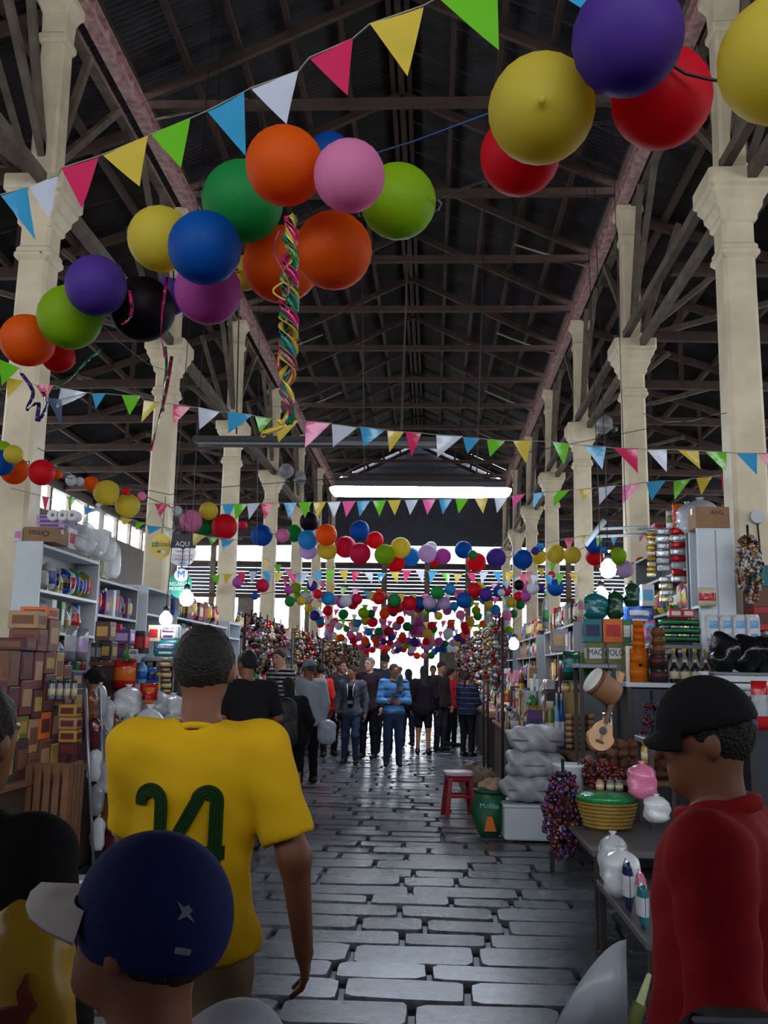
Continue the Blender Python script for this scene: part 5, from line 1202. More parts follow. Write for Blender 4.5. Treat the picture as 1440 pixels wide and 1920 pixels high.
MB().box((.01, -.008, -.062), (.1, .004, .03), bev=.01).obj('white_panel', wtx, t); MB().box((-.015, -.011, -.062), (.04, .004, .022)).obj('green_panel', mat('sign_green', (20, 110, 84), .5), t)
MB().tube([(0, 0, .13), (.02, 0, .55)], .004, 4).obj('cord', m_dark, t)
a = at(343, 1038, 9.75); t = thing('hanging_sign', 'white round sign with a black top plate reading AQUI', 'sign', tuple(a))
disc(.142, sz=1.0).obj('sign_board', wtx, t)
MB().add([(-.14, -.012, .06), (.14, -.012, .06), (.12, -.012, .2), (-.12, -.012, .2), (-.14, .008, .06), (.14, .008, .06), (.12, .008, .2), (-.12, .008, .2), (-.03, -.012, .06), (0, -.012, .04), (.03, -.012, .06), (-.03, .008, .06), (0, .008, .04), (.03, .008, .06)],
         [(3, 2, 1, 10, 9, 8, 0), (4, 11, 12, 13, 5, 6, 7), (0, 8, 11, 4), (8, 9, 12, 11), (9, 10, 13, 12), (10, 1, 5, 13), (1, 2, 6, 5), (2, 3, 7, 6), (3, 0, 4, 7)]).obj('top_plate', mat('sign_black', (40, 34, 46), .5), t)
script(t, 'AQUI', .075, (0, -.015, .1), wtx, .9); script(t, 'CAMBIA TU', .03, (0, -.009, .02), ntx); script(t, 'CUALQUIER', .042, (0, -.009, -.025), rtx); script(t, 'OPERADOR', .042, (0, -.009, -.066), ntx); script(t, 'GRATIS', .022, (0, -.009, -.105), ntx)
MB().tube([(0, .005, .2), (-.01, .1, wz0-a[2])], .005, 4).obj('cord', m_dark, t)
a = at(338, 1096, 9.7); t = thing('round_sign', 'round green hanging sign with white lettering and a blue emblem on white', 'sign', tuple(a))
disc(.142, sx=.88, sz=1.02).obj('sign_board', mat('sign_seagreen', (48, 140, 112), .5), t)
o = disc(.07, sx=1.1).obj('emblem_disc', wtx, t); o.location = (.01, -.012, .1)
script(t, 'M', .1, (.01, -.022, .1), mat('emblem_blue', (20, 120, 200), .5), 1.1); script(t, 'RECARGAS', .05, (-.005, -.009, .005), wtx, .9); script(t, 'MOVISTAR', .05, (-.005, -.009, -.048), wtx, .9)
MB().tube([(0, 0, .14), (0, .04, .42)], .004, 4).obj('cord', m_dark, t)
wz = at(302, 1024, 9.9)[2]+.56
tag(MB().tube([(XL+.1, 9.62, wz+.5), (-3.6, 9.8, wz+.14), (-2.86, 9.86, wz), (-2.5, 9.8, wz+.06), (0, 9.7, wz+.25), (XR-.1, 9.62, wz+.9)], .004, 4).obj('hanging_wire', m_dark), 'thin wire across the aisle carrying the round signs', 'wire')
# light bulbs; the one by the third left cabinet stands in for a window
m_bulb = mat('lit_bulb', (255, 255, 255), .3, emit=(232, 244, 255), estr=22.0)
def bulb(label, u, v, Y, r=.075):
    a = at(u, v, Y); t = thing('light_bulb', label, 'lamp', tuple(a))
    MB().lathe([(r*.4, -r*1.1), (r*.85, -r*.7), (r, -r*.1), (r*.85, r*.5), (r*.45, r*.95), (r*.36, r*1.15)], 14).obj('bulb', m_bulb, t)
    MB().lathe([(r*.42, r*1.1), (r*.45, r*1.7), (r*.25, r*1.9)], 10).obj('socket', m_dark, t)
    ty = min(TS, key=lambda y_: abs(y_-Y))-Y; MB().tube([(0, 0, r*1.8), (.01, ty*.1, r*1.8+.8), (.02, ty, EZ-.05-a[2])], .004, 4).obj('cable', m_dark, t)
bulb('lit bulb in front of the green round sign', 350, 1121, 9.5); bulb('lit bulb hanging over the tissue packs', 311, 1160, 9.2, .065); bulb('upper lit bulb over the right-hand honey jars', 1140, 1066, 9.0, .08); bulb('lower lit bulb before the teal bag', 1127, 1117, 8.9, .075); bulb('lit bulb far down the right-hand stalls', 963, 1207, 15.0, .085); bulb('added lit bulb standing in for a window by the third left cabinet', 478, 1166, 13.5, .07)
# ---- right stall
q = random.Random(31)
table('display_cabinet', 'dark blue display cabinet with a white edge below the honey jars', 1.66, 2.62, 8.15, 8.75, 1.54, m_wht, skirt=m_navyp)
table('display_cabinet', 'dark counter with a white scale on it behind the passer-by in red', 2.35, 3.3, 7.2, 7.75, 1.5, m_wht, skirt=m_navyp)
table('stall_counter', 'narrow near counter of the right stall beside the white sacks', 1.36, 1.64, 8.2, 9.9, .82, m_crate, skirt=mat('dark_board', (58, 40, 34), .8))
table('stall_counter', 'long counter of the right stall behind the white sacks', .98, 1.64, 9.95, 11.6, .82, m_crate, skirt=mat('dark_board', (58, 40, 34), .8))
rack('white_cabinet', 'white two-door cabinet panel topped by a carton beside the near right pillar', 2.43, 2.76, 8.62, 8.9, (2.24,), 1.54, 2.95, 1, cat='cabinet', back=False)
pn = [(2.595-.083, 8.612), (2.595+.083, 8.612)]
for i, (x, y) in enumerate(pn): tag(MB().box((x, y, 2.25), (.155, .014, 1.36), bev=.004).obj('door_panel', m_wht), ('left', 'right')[i]+' narrow white door of the carton-topped cabinet', 'door')
rack('shelf_unit', 'grey steel shelves running back from the white cabinet, hung with sachets', 2.42, 2.74, 8.95, 11.2, (1.5, 1.85, 2.24, 2.62, 2.93), 0, 2.95, 1, end=m_steel)
fill(1, 2.5, 9.0, 11.1, 2.24, .3, 'on the top steel shelf of the right stall', q, 'pfk', ('green', 'yellow', 'olive', 'silver', 'pink')); fill(1, 2.5, 9.0, 11.1, 1.85, .28, 'on the middle steel shelf of the right stall', q, 'pfkb')
c_ = pixbox('carton', 1306, 950, 1369, 997, 8.63, 'tan', base='brown carton with a handwritten mark on the white cabinet', d=.26, zb=2.955); script(c_, 'AVG', .06, (.04, -.133, .14), btx)
for i, (u0, v0, u1, v1, Y) in enumerate(((1278, 940, 1318, 998, 9.0), (1296, 932, 1350, 990, 9.1))): pixbox('bag', u0, v0, u1, v1, Y, 'silver', base='silver foil bag heaped behind the handwritten carton', d=.3, zb=2.955 if Y < 9 else None, group='foil bags')
pixbox('packet', 1252, 955, 1270, 990, 9.3, 'white', 'olive', 'white packet with green leaf print on the shelf top', d=.1); pixbox('packet', 1264, 942, 1284, 990, 9.2, 'orange', 'red', 'orange packet on the shelf top by the foil bags', d=.1); pixbox('box', 1228, 980, 1252, 992, 9.8, 'red', 'dark red', 'flat red box at the shelf top end', d=.3)
def strip(label, u0, v0, u1, v1, Y, c1, c2, n):
    a = at((u0+u1)/2, v0, Y); t = thing('sachet_strip', label, 'sachets', tuple(a), group='hanging sachet strips'); h_ = px(v1-v0, Y)/n; w_ = px(u1-u0, Y)
    for i in range(n):
        me = gm(('sach', c1, c2, round(h_, 3), round(w_, 3), i % 2), lambda: MB().box((0, 0, 0), (w_, .03, h_*.86), bev=.014).mesh('sachet', pm_((c1, c2)[i % 2], 'foil')))
        link('sachet', me, t, (random.Random(i).uniform(-.006, .006), 0, -h_*(i+.5)), (random.Random(i+9).uniform(-.2, .2), 0, 0))
    MB().tube([(0, .018, .05), (0, .018, -h_*n)], .004, 4).obj('cord', m_steel, t)
strip('strip of pale gold sachets hanging outermost on the right stall', 1211, 992, 1229, 1083, 9.3, 'cream', 'gold', 9); strip('strip of silver and white sachets beside the gold one', 1230, 990, 1255, 1072, 9.2, 'silver', 'white', 6); strip('strip of red and white sachets nearest the white cabinet', 1256, 990, 1284, 1092, 9.1, 'red', 'white', 8)
strip('second silver strip behind the red sachets', 1236, 1080, 1262, 1130, 9.25, 'silver', 'cream', 4)
tag(MB().tube([at(1195, 993, 9.25), at(1300, 990, 9.15)], .01, 6).obj('hanging_rail', m_steel), 'thin rail the sachet strips hang from', 'rail')
t = thing('unlit_lamp', 'pair of pale unlit tubes in a bracket above the right stall', 'lamp', tuple(at(1165, 998, 9.4)))
for s in (0, 14): MB().tube([tuple(at(1118, 992+s, 9.4)-at(1165, 998, 9.4)), tuple(at(1214, 988+s, 9.4)-at(1165, 998, 9.4))], .016, 8).obj('tube', m_wht, t)
MB().tube([(.05, 0, .0), (.05, .28, EZ-.05-at(1165, 998, 9.4)[2])], .004, 4).obj('hanger_wire', m_dark, t); MB().tube([tuple(at(1097, 1022, 9.4)-at(1165, 998, 9.4)), tuple(at(1134, 976, 9.4)-at(1165, 998, 9.4))], .03, 8).obj('bracket', m_wht, t)
mat('goods_gloss_amber', (236, 128, 20), .2, transl=.6); PCOL['amber'] = (236, 128, 20); mat('goods_card_amber', (246, 150, 30), .3, transl=.6)  # bright amber put in for light shining through the tubs from behind
# on the dark cabinet: honey, jars, bottles, green packs
zc = 1.54
for i in range(2): pixbox('can', 1185, 1216+i*26, 1217, 1241+i*26, 8.2, 'amber', 'amber', ('upper', 'lower')[i]+' wide honey tub in the glowing orange stack', d=.15, zb=zc+.12*(1-i)+.002*(1-i), group='honey tubs')
for i in range(5): a = at(1201, 1216, 8.2); goods('can', 'amber', (a[0], 8.27, zc+.242+i*.058), (.115-.006*i, .1, .056), 0, 'amber', 'small honey tub in the upper glowing orange stack', 'honey tubs')
for i in range(2): a = at(1237, 1216, 8.2); goods('can', 'black', (a[0], 8.27, zc+i*.122), (.16, .16, .12), 0, 'maroon', ('lower', 'upper')[i]+' dark syrup tub beside the honey', 'dark tubs')
for i in range(3): a = at(1237, 1180, 8.2); goods('can', 'brown', (a[0], 8.27, zc+.246+i*.075), (.12, .12, .073), 0, 'brown', 'small brown syrup tub stacked over the dark tubs', 'dark tubs')
for i in range(4): a = at(1268+i*20, 1262, 8.2); goods('bottle', 'black', (a[0], 8.26, zc), (.085, .085, .2), 0, 'cream', 'dark bottle with a cream label in the row right of the honey', 'dark bottles')
for i in range(4): a = at(1266+i*20, 1235, 8.45); goods('bottle', 'grey', (a[0], 8.5, zc), (.085, .085, .3), 0, 'yellow', 'grey bottle with a yellow cap behind the dark bottles', 'grey bottles')
rk = table('cabinet_riser', 'narrow riser shelf behind the bottles carrying green packs', 1.95, 2.42, 8.56, 8.74, 1.88, m_steel, cat='shelf', zb=1.54); 
for i in range(3): goods('packet', 'dark green', (at(1280, 1190, 8.6)[0]+(-.02, .02, 0)[i], 8.66, 1.9+i*.075), (.4, .16, .06), 0, 'green', 'long dark green pack stacked above the grey bottles', 'green packs')
for i in range(2): a = at(1268+i*24, 1148, 8.6); goods('box', 'red', (a[0], 8.66, 2.125), (.11, .1, .075), 0, 'white', 'small red and white box on the green packs', 'red and white boxes')
p_ = [goods('multipack', 'white', (at(1335+i*23, 1180, 8.0)[0], 8.0-.03*i, 1.895), (.11, .11, .22), 0, 'sky blue', 'white paper pack with a pale blue oval on the right-hand ledge', 'white paper packs') for i in range(4)]
table('cabinet_ledge', 'ledge carrying four white paper packs', 2.34, 2.9, 7.82, 8.12, 1.893, m_wht, cat='shelf', zb=0)
pixbox('packet', 1312, 1102, 1344, 1136, 8.5, 'cream', 'red', 'cream packet with a red swirl taped to the white cabinet', d=.05)
pixbox('box', 1204, 1096, 1228, 1136, 8.9, 'white', 'sky blue', 'white pack with a blue oval left of the steel shelves', d=.1, zb=None)
pixbox('multipack', 1172, 1137, 1228, 1170, 8.95, 'blue', 'white', 'large blue and white tissue pack behind the honey', d=.2); pixbox('multipack', 1208, 1160, 1232, 1200, 8.95, 'pink', 'sky blue', 'pink and blue pack behind the honey tubs', d=.16)
tb = table('goods_shelf', 'shelf board behind the honey tubs under the tissue packs', 1.68, 2.4, 8.86, 9.3, at(1200, 1201, 8.95)[2]-.002, m_steel, cat='shelf')
# tins with hand-lettered signs
zt = at(1130, 1245, 8.5)[2]; table('goods_shelf', 'shelf under the two hand-lettered tins', 1.3, 1.64, 8.4, 8.8, zt, m_steel, cat='shelf', zb=.82)
for i, (u, tx) in enumerate(((1117, 'MAC'), (1154, 'POLO'))):
    a = at(u, 1245, 8.5); o = goods('box', 'olive', (a[0], 8.58, zt), (.15, .15, .19), 0, 'white', 'square tin lettered '+('MAC', 'POLO')[i]+' by hand', 'hand-lettered tins'); script(o, tx, .078, (0, -.08, .1), btx, .8)
for i, (u0, v0, u1, v1, c, c2, b) in enumerate(((1095, 1160, 1129, 1203, 'teal', 'navy', 'blue and teal wrapped pack over the hand-lettered tins'), (1132, 1160, 1168, 1203, 'orange', 'red', 'orange box with a red band over the hand-lettered tins'), (1168, 1162, 1184, 1202, 'green', 'white', 'narrow green and white box by the orange one'))): pixbox('box', u0, v0, u1, v1, 8.52, c, c2, b, d=.14, zb=zt+.192)
for i, (u0, v0, u1, v1, c, b) in enumerate(((1098, 1112, 1142, 1160, 'teal', 'teal plastic bag knotted below the lit bulb'), (1142, 1108, 1172, 1160, 'dark green', 'dark green bag next to the teal one'), (1174, 1092, 1202, 1136, 'dark green', 'clear-wrapped green bag with a red top'))): pixbox('bag', u0, v0, u1, v1, 8.6, c, base=b, d=.18)
for i in range(2): pixbox('box', 1112+i*28, 1247, 1138+i*28, 1300, 8.46, ('brown', 'grey')[i], ('tan', 'white')[i], ('brown', 'grey')[i]+' box under the hand-lettered tins', d=.14)
pixbox('box', 1092, 1225, 1110, 1290, 8.7, 'olive', 'green', 'tall olive box beside the green shiny pack', d=.1); pixbox('packet', 1058, 1223, 1090, 1276, 8.9, 'dark green', 'teal', 'shiny dark green pack with white streaks', d=.1)
for i in range(2): pixbox('jar', 1054+i*20, 1278, 1070+i*20, 1298, 8.9, 'gold', 'dark green', 'little gold jar under the shiny green pack', d=.08)
for i in range(6): a = at(1087, 1362, 10.1); o = goods('can', 'tan', (a[0]-.15, 10.1, .822+i*.062), (.06, .06, .3), 0, 'brown', 'tan paper tube lying in the stack behind the sacks', 'tan tubes'); o.rotation_euler = (0, PI/2, 0); o.location.z += .028
for i in range(4): pixbox('bottle', 1040+(i % 2)*9, 1300+i*1, 1050+(i % 2)*9, 1360, 10.0+.1*i, ('sky blue', 'blue')[i % 2], 'white', 'slim blue bottle beside the tan tubes', d=.06, zb=.82)
pixbox('jar', 1024, 1315, 1042, 1360, 10.05, 'olive', 'cream', 'olive jar on the counter over the sacks', d=.1, zb=.82); pixbox('box', 990, 1330, 1016, 1352, 10.02, 'purple', 'navy', 'little purple box on the counter over the sacks', d=.1, zb=.82); pixbox('box', 1035, 1180, 1060, 1222, 9.2, 'grey', 'tan', 'grey packet stack on the counter', d=.12); pixbox('bottle', 1018, 1110, 1030, 1178, 9.4, 'grey', 'green', 'tall grey bottle beside the counter stack', d=.1)
fill(1, 1.12, 10.45, 11.5, .82, .36, 'on the front of the right counter', q, 'pfkjb', ('silver', 'maroon', 'tan', 'pink', 'purple', 'brown', 'white'), dep=.12, wr=(.09, .13)); fill(1, 1.34, 10.45, 11.5, .82, .62, 'in the second row of the right counter', q, 'pfkb', ('silver', 'maroon', 'grey', 'tan', 'olive', 'black'), dep=.14); fill(1, 1.54, 10.3, 11.5, .82, .9, 'in the back row of the right counter', q, 'pbf', ('brown', 'silver', 'maroon', 'grey', 'teal'), dep=.16, wr=(.13, .2))
# white sacks on a low white chest
ch = thing('white_chest', 'low white chest on the floor under the white sacks', 'chest', (1.0, 9.62, 0)); MB().box((0, 0, .17), (.56, .5, .3), bev=.015).obj('body', m_wht, ch); MB().box((0, 0, .335), (.58, .52, .03), bev=.008).obj('lid', m_wht, ch)
for sx in (-1, 1):
    for sy in (-1, 1): MB().box((sx*.22, sy*.2, .01), (.05, .05, .02)).obj('foot', m_dark, ch)
def sackmesh(w_, d_, h_, seed):
    def f(P):
        e = np.abs(P-np.array([0, 0, h_/2]))/np.array([w_/2, d_/2, h_/2]); d = ((e**3.2).sum(-1))**(1/3.2)-1
        return d*h_*.45+.012*np.sin(P[..., 0]*17+seed)*np.cos(P[..., 2]*22+P[..., 1]*13)+.006*np.sin(P[..., 0]*41+P[..., 2]*33+seed)
    return sdmesh('bulk_sack', [(f, (-w_*.6, -d_*.6, -.04), (w_*.6, d_*.6, h_+.05), .02)], mat('white_sackcloth', (168, 166, 172), .55, var=.15, bump=.4, bscale=9))
for i in range(3):
    o = link('bulk_sack', sackmesh(.6-.02*i, .5, .26, i*2.1), loc=(1.02+(-.01, .02, .03)[i], 9.6, .36+i*.235)); link('seam', MB().tube([(-.26, -.235, .13), (0, -.25, .125), (.26, -.235, .13)], .006, 5).mesh('seam', pm_('grey')), o)
    put(o, ('lowest', 'middle', 'topmost')[i]+' white bulk sack on the white chest', 'sack', 'white bulk sacks')
# floor: green sack of potatoes, red stool
o = put(link('green_sack', sdmesh('green_sack', [(lambda P: ell(P, (0, 0, .25), (.17, .15, .3))*.9+.01*np.sin(P[..., 0]*26)*np.sin(P[..., 2]*19), (-.22, -.2, .0), (.22, .2, .44), .02)], mat('green_weave', (22, 84, 52), .5, var=.2, bump=.3, bscale=30)), loc=(.6, 9.75, 0)), 'green printed sack standing open on the floor', 'sack')
MB().lathe([(.155, .41), (.165, .44), (.15, .45), (.14, .42)], 18).obj('rolled_rim', pm_('dark green'), o); script(o, 'Mollita', .07, (-.01, -.155, .3), mat('sack_print', (120, 190, 180), .5), 1, (PI/2, 0, 0)); MB().add([(-.06, -.158, .06), (.06, -.158, .06), (.02, -.165, .2), (-.03, -.165, .2), (-.06, -.12, .06), (.06, -.12, .06), (.02, -.12, .2), (-.03, -.12, .2)], [(3, 2, 1, 0), (4, 5, 6, 7), (0, 1, 5, 4), (1, 2, 6, 5), (2, 3, 7, 6), (3, 0, 4, 7)]).obj('orange_print', pm_('orange'), o)
for i, (x, y, z) in enumerate(((-.05, -.03, .47), (.06, 0, .48), (0, .06, .5), (.02, -.07, .46), (.07, .07, .5))):
    put(link('potato', gm(('pot',), lambda: sdmesh('potato', [(lambda P: ell(P, (0, 0, 0), (.075, .055, .05))+.004*np.sin(P[..., 0]*50+P[..., 1]*40), (-.08, -.06, -.06), (.08, .06, .06), .014)], mat('potato_skin', (166, 132, 104), .7, var=.25))), loc=(.6+x, 9.75+y, z), rot=(.3*i, .2, i)), 'pale lumpy tuber on top of the green sack', 'vegetable', 'tubers in the green sack')
def stool(x, y):
    M = mat('red_plastic', (132, 18, 34), .35); t = thing('plastic_stool', 'dark red plastic stool with a pale seat on the wet aisle floor', 'stool', (x, y, 0), .15)
    MB().lathe([(.15, .44), (.165, .45), (.165, .475), (.155, .485)], sq=.3, smooth=False).obj('seat', mat('pale_seat', (190, 160, 172), .25), t); MB().box((0, 0, .41), (.28, .28, .06), bev=.015).obj('apron', M, t)  # seat coloured paler than the red frame
    for sx in (-1, 1):
        for sy in (-1, 1): MB().bar((sx*.115, sy*.115, .42), (sx*.155, sy*.155, 0), .055, .045).obj('leg', M, t)
    for s in (-1, 1): MB().bar((-.13, s*.135, .22), (.13, s*.135, .22), .02, .03).obj('stretcher', M, t); MB().bar((s*.135, -.13, .22), (s*.135, .13, .22), .02, .03).obj('stretcher', M, t)
stool(.33, 11.0)
for i, (u, v, Y, r) in enumerate(((885, 1395, 12.6, .17), (900, 1425, 11.9, .15), (915, 1400, 11.6, .14))):
    a = at(u, v, Y); put(link('netted_bag', gm(('net', r), lambda: sdmesh('netted_bag', [(lambda P: ell(P, (0, 0, .22), (r, r*.9, .24))+.012*np.sin(P[..., 0]*45)*np.sin(P[..., 2]*45)*np.sin(P[..., 1]*45+1), (-r-.03, -r-.03, 0), (r+.03, r+.03, .5), .016)], mat('brown_net', (120, 98, 80), .6, var=.4, vscale=20, bump=.5, bscale=40))), loc=(a[0], Y, 0)), ('nearest the puffer jacket', 'behind the red stool', 'nearest the green sack')[i]+', bulging brown net bag on the floor', 'bag')
# front of the right stall: low table, basket, drum, small guitar, bundles
table('low_table', 'low metal table at the front edge of the right stall with a white post', .98, 2.3, 5.9, 8.1, .56, mat('worn_steel', (96, 92, 96), .45, .3))
tb2 = table('low_table', 'lower dark table close to the camera by the passer-by in red', .98, 2.0, 4.5, 5.8, .42, mat('worn_steel', (96, 92, 96), .45, .3))
def basketry(x, y, z):
    t = thing('woven_basket', 'yellow-brown basket with a green plastic rim on the low table', 'basket', (x, y, z))
    bm_ = MB().lathe([(.12, 0), (.16, .03), (.185, .12), (.2, .2), (.185, .2), (.17, .12), (.14, .035), (.02, .03)], 24); bm_.obj('basket_body', mat('straw', (150, 116, 44), .7, var=.3, bump=.5, bscale=60), t)
    for k in range(7): MB().tube([((.155+.045*k/6+.004)*math.cos(a_), (.155+.045*k/6+.004)*math.sin(a_), .03+.025*k) for a_ in [i*PI/10 for i in range(21)]], .008, 5).obj('woven_ring', MATS['straw'], t)
    MB().lathe([(.19, .18), (.212, .2), (.215, .225), (.19, .235), (.1, .25), (.01, .255)], 20).obj('green_wrap', mat('green_film', (30, 124, 70), .15, bump=.8, bscale=14), t)
    return t
a = at(1138, 1515, 6.7); basketry(a[0], 6.7, .56)
for i, (dx, c) in enumerate(((-.04, 'tan'), (.03, 'grey'), (.09, 'grey'))): goods('jar', c, (a[0]+dx, 6.72, .815), (.055, .055, .07), 0, c, 'tiny '+c+' pot standing in the green-rimmed basket', 'tiny pots')
a = at(1130, 1288, 7.0); t = thing('hand_drum', 'small drum with a white skin hung above the little guitar', 'drum', tuple(a)); t.rotation_euler = (0, -1.0, .3)
MB().lathe([(.085, -.12), (.1, -.1), (.1, .08), (.098, .09)], 20).obj('shell', mat('tan_wood', (150, 104, 72), .5, var=.2), t); MB().lathe([(.1, .09), (.098, .1), (.02, .104)], 20).obj('skin', mat('drum_skin', (212, 208, 204), .6), t); MB().lathe([(.104, .06), (.104, .085)], 20).obj('hoop', m_crate, t)
MB().tube([(0, 0, -.12), (.25, .05, .1)], .004, 4).obj('cord', m_dark, t)
a = at(1126, 1380, 6.95); t = thing('small_guitar', 'small pale wooden guitar leaning on the brown goods', 'guitar', tuple(a)); t.scale = (1.12, 1.12, 1.12); t.rotation_euler = (-.25, .38, 0)
out_ = [(.085*math.cos(th)*(1 if math.sin(th) < .2 else .78), .1*math.sin(th)*(1 if math.sin(th) < 0 else 1.05)) for th in [i*PI/12 for i in range(24)]]
vs = [(x, -.03, z) for x, z in out_]+[(x, .03, z) for x, z in out_]; n = 24
MB().add(vs, [tuple(range(n-1, -1, -1)), tuple(range(n, 2*n))]+[((i+1) % n, i, n+i, n+(i+1) % n) for i in range(n)]).obj('sound_box', mat('pale_wood', (196, 142, 88), .4, var=.2), t)
o = disc(.026, .006).obj('sound_hole', m_dark, t); o.location = (0, -.031, .03)
MB().box((0, -.03, .22), (.03, .02, .28), bev=.004).obj('neck', m_crate, t); MB().box((0, -.03, .4), (.045, .02, .09), bev=.006).obj('head', mat('pale_wood', (196, 142, 88), .4), t); MB().box((0, -.036, -.045), (.05, .012, .014)).obj('bridge', m_crate, t)
for i in range(4): MB().tube([(-.009+i*.006, -.044, -.045), (-.006+i*.004, -.043, .36)], .0009, 3).obj('string', m_steel, t)
bk = thing('white_bucket', 'white bucket lettered LO beside the dark bundles', 'bucket', (at(1068, 1465, 7.2)[0], 7.2, .72)); put(MB().box((at(1068, 1465, 7.2)[0], 7.2, .64), (.3, .24, .155), bev=.01).obj('wooden_block', m_crate), 'wooden block under the white bucket', 'block'); MB().lathe([(.095, 0), (.115, .2), (.122, .205), (.122, .225), (.105, .225), (.09, .01)], 20).obj('pail', m_wht, bk); script(bk, 'LO', .075, (-.02, -.108, .12), btx)
MB().tube([(.12*math.cos(a_), 0, .2-.1*math.sin(a_)) for a_ in [i*PI/10 for i in range(11)]], .004, 5).obj('handle', m_steel, bk)
lump = gm(('lump',), lambda: sdmesh('dried_root', [(lambda P: ell(P, (0, 0, 0), (.062, .042, .04))+.008*np.sin(P[..., 0]*60+1)*np.sin(P[..., 1]*55)+.005*np.sin(P[..., 2]*90), (-.075, -.055, -.05), (.075, .055, .05), .012)], mat('brown_bark', (112, 68, 44), .7, var=.4, vscale=14)))
q = random.Random(6)
tr = table('root_stand', 'wooden stand heaped with knobbly brown roots', 1.12, 1.9, 7.5, 8.05, .8, m_crate, cat='stand', zb=.56)
for L_ in range(4):
    for i in range(9-2*L_):
        for j in range(2 if L_ < 2 else 1):
            put(link('dried_root', lump, loc=(1.2+.085*i+.085*L_*1.0+q.uniform(-.01, .01), 7.62+.14*j+.05*L_, .845+.07*L_), rot=(q.uniform(-.5, .5), q.uniform(-.4, .4), q.uniform(0, 6))), 'knobbly brown root in the '+('bottom', 'second', 'third', 'top')[L_]+' layer of the heap', 'root', 'heap of brown roots')
def bundle(label, u, v0, v1, Y, wpx, cols, n, seed, r=.028, world=None, group=None, fin='film'):
    q = random.Random(seed); a = world[0] if world else at(u, v0, Y); t = thing('hanging_bundle', label, 'bundle', tuple(a), group=group); H_ = world[1] if world else px(v1-v0, Y); W = world[2] if world else px(wpx, Y)/2
    for c in cols:
        m = MB()
        for i in range(n):
            f = q.random(); rr = W*(math.sin(math.pi*(.15+.75*f))); th = q.uniform(0, 6.28); p = (rr*math.cos(th)*q.uniform(.5, 1), rr*math.sin(th)*.7*q.uniform(.5, 1), -H_*f); s = r*q.uniform(.6, 1.2)
            m.lathe([(s*.3, -s), (s, -s*.3), (s*.9, s*.5), (s*.25, s*1.1)], 6, c=p)
        tag(m.obj('dried_heads', pm_(c, fin), t), kind='stuff')
    MB().tube([(0, 0, .1), (0, 0, -H_*.9)], .012, 5).obj('stem', m_dark, t)
bundle('dark red and purple bundle of dried heads hanging before the bucket', 1055, 1450, 1595, 6.9, 78, ('maroon', 'maroon', 'purple', 'dark red', 'brown', 'navy'), 60, 1, .018)
bundle('dark red bundle hanging below the brown roots', 1118, 1428, 1472, 7.2, 105, ('dark red', 'maroon', 'brown'), 50, 2, .018)
bundle('brown glossy bundle hanging beside the white cabinet', 1402, 1005, 1130, 8.4, 52, ('brown', 'tan', 'black', 'silver'), 70, 3, .017)
bundle('dark purple bundle behind the clear bottle', 1222, 1320, 1420, 7.4, 50, ('maroon', 'purple', 'dark red'), 40, 4, .017)
for i, (u, lb) in enumerate(((1365, 'first black stuffed bag above the white scale'), (1408, 'second black stuffed bag above the white scale'), (1436, 'black bag cut by the frame edge above the scale'))):
    a = at(u, 1250, 7.4); put(link('black_bag', gm(('bb', i), lambda: sdmesh('black_bag', [(lambda P: ell(P, (0, 0, .14), (.13, .12, .15))+.02*np.sin(P[..., 0]*22+i)*np.sin(P[..., 2]*25)+.012*np.sin(P[..., 1]*40+P[..., 0]*37), (-.17, -.16, 0), (.17, .16, .32), .018)], mat('black_film', (16, 16, 20), .22, bump=.5, bscale=12))), loc=(a[0], 7.46, 1.5+.14)), lb, 'bag')
t = thing('shop_scale', 'white shop scale on the dark counter below the black bags', 'scale', (at(1392, 1268, 7.25)[0], 7.4, 1.5)); MB().box((0, 0, .06), (.46, .3, .1), bev=.015).obj('body', m_wht, t); MB().box((0, -.152, .06), (.4, .006, .012)).obj('slot', m_dark, t); MB().box((0, 0, .125), (.4, .28, .025), bev=.008).obj('pan', m_steel, t); MB().box((-.26, -.05, .06), (.06, .1, .16), bev=.01).obj('side_grip', m_wht, t)
for sx in (-1, 1): MB().box((sx*.18, 0, .005), (.04, .2, .01)).obj('foot', m_dark, t)
pixbox('box', 1418, 1060, 1446, 1100, 8.8, 'teal', 'teal', 'teal box at the frame edge beside the brown bundle', d=.3); pixbox('box', 1414, 1101, 1446, 1138, 8.8, 'brown', 'brown', 'brown box under the teal one', d=.3); pixbox('box', 1416, 1139, 1446, 1182, 8.8, 'red', 'dark red', 'red box under the brown one at the frame edge', d=.3)
table('side_shelf', 'shelf at the frame edge under the teal, brown and red boxes', 3.05, 3.5, 8.75, 9.15, at(1430, 1183, 8.8)[2], m_steel, cat='shelf')
pixbox('packet', 1416, 1282, 1446, 1370, 7.0, 'red', 'silver', 'red and silver packet hanging at the frame edge', d=.08)
a = at(1250, 1380, 7.0); t = goods('bottle', 'grey', (a[0], 7.0, a[2]), (.11, .11, .24), 0, 'gold', 'clear bottle with a golden stopper near the passer-by in red'); goods('jar', 'gold', tuple(at(1212, 1432, 6.8)), (.07, .07, .15), 0, 'gold', 'little golden vase near the clear bottle')
table('goods_shelf', 'small shelf under the clear bottle and golden vase', 1.5, 1.98, 6.7, 7.12, at(1250, 1380, 7.0)[2]-.004, m_steel, cat='shelf', zb=.56)
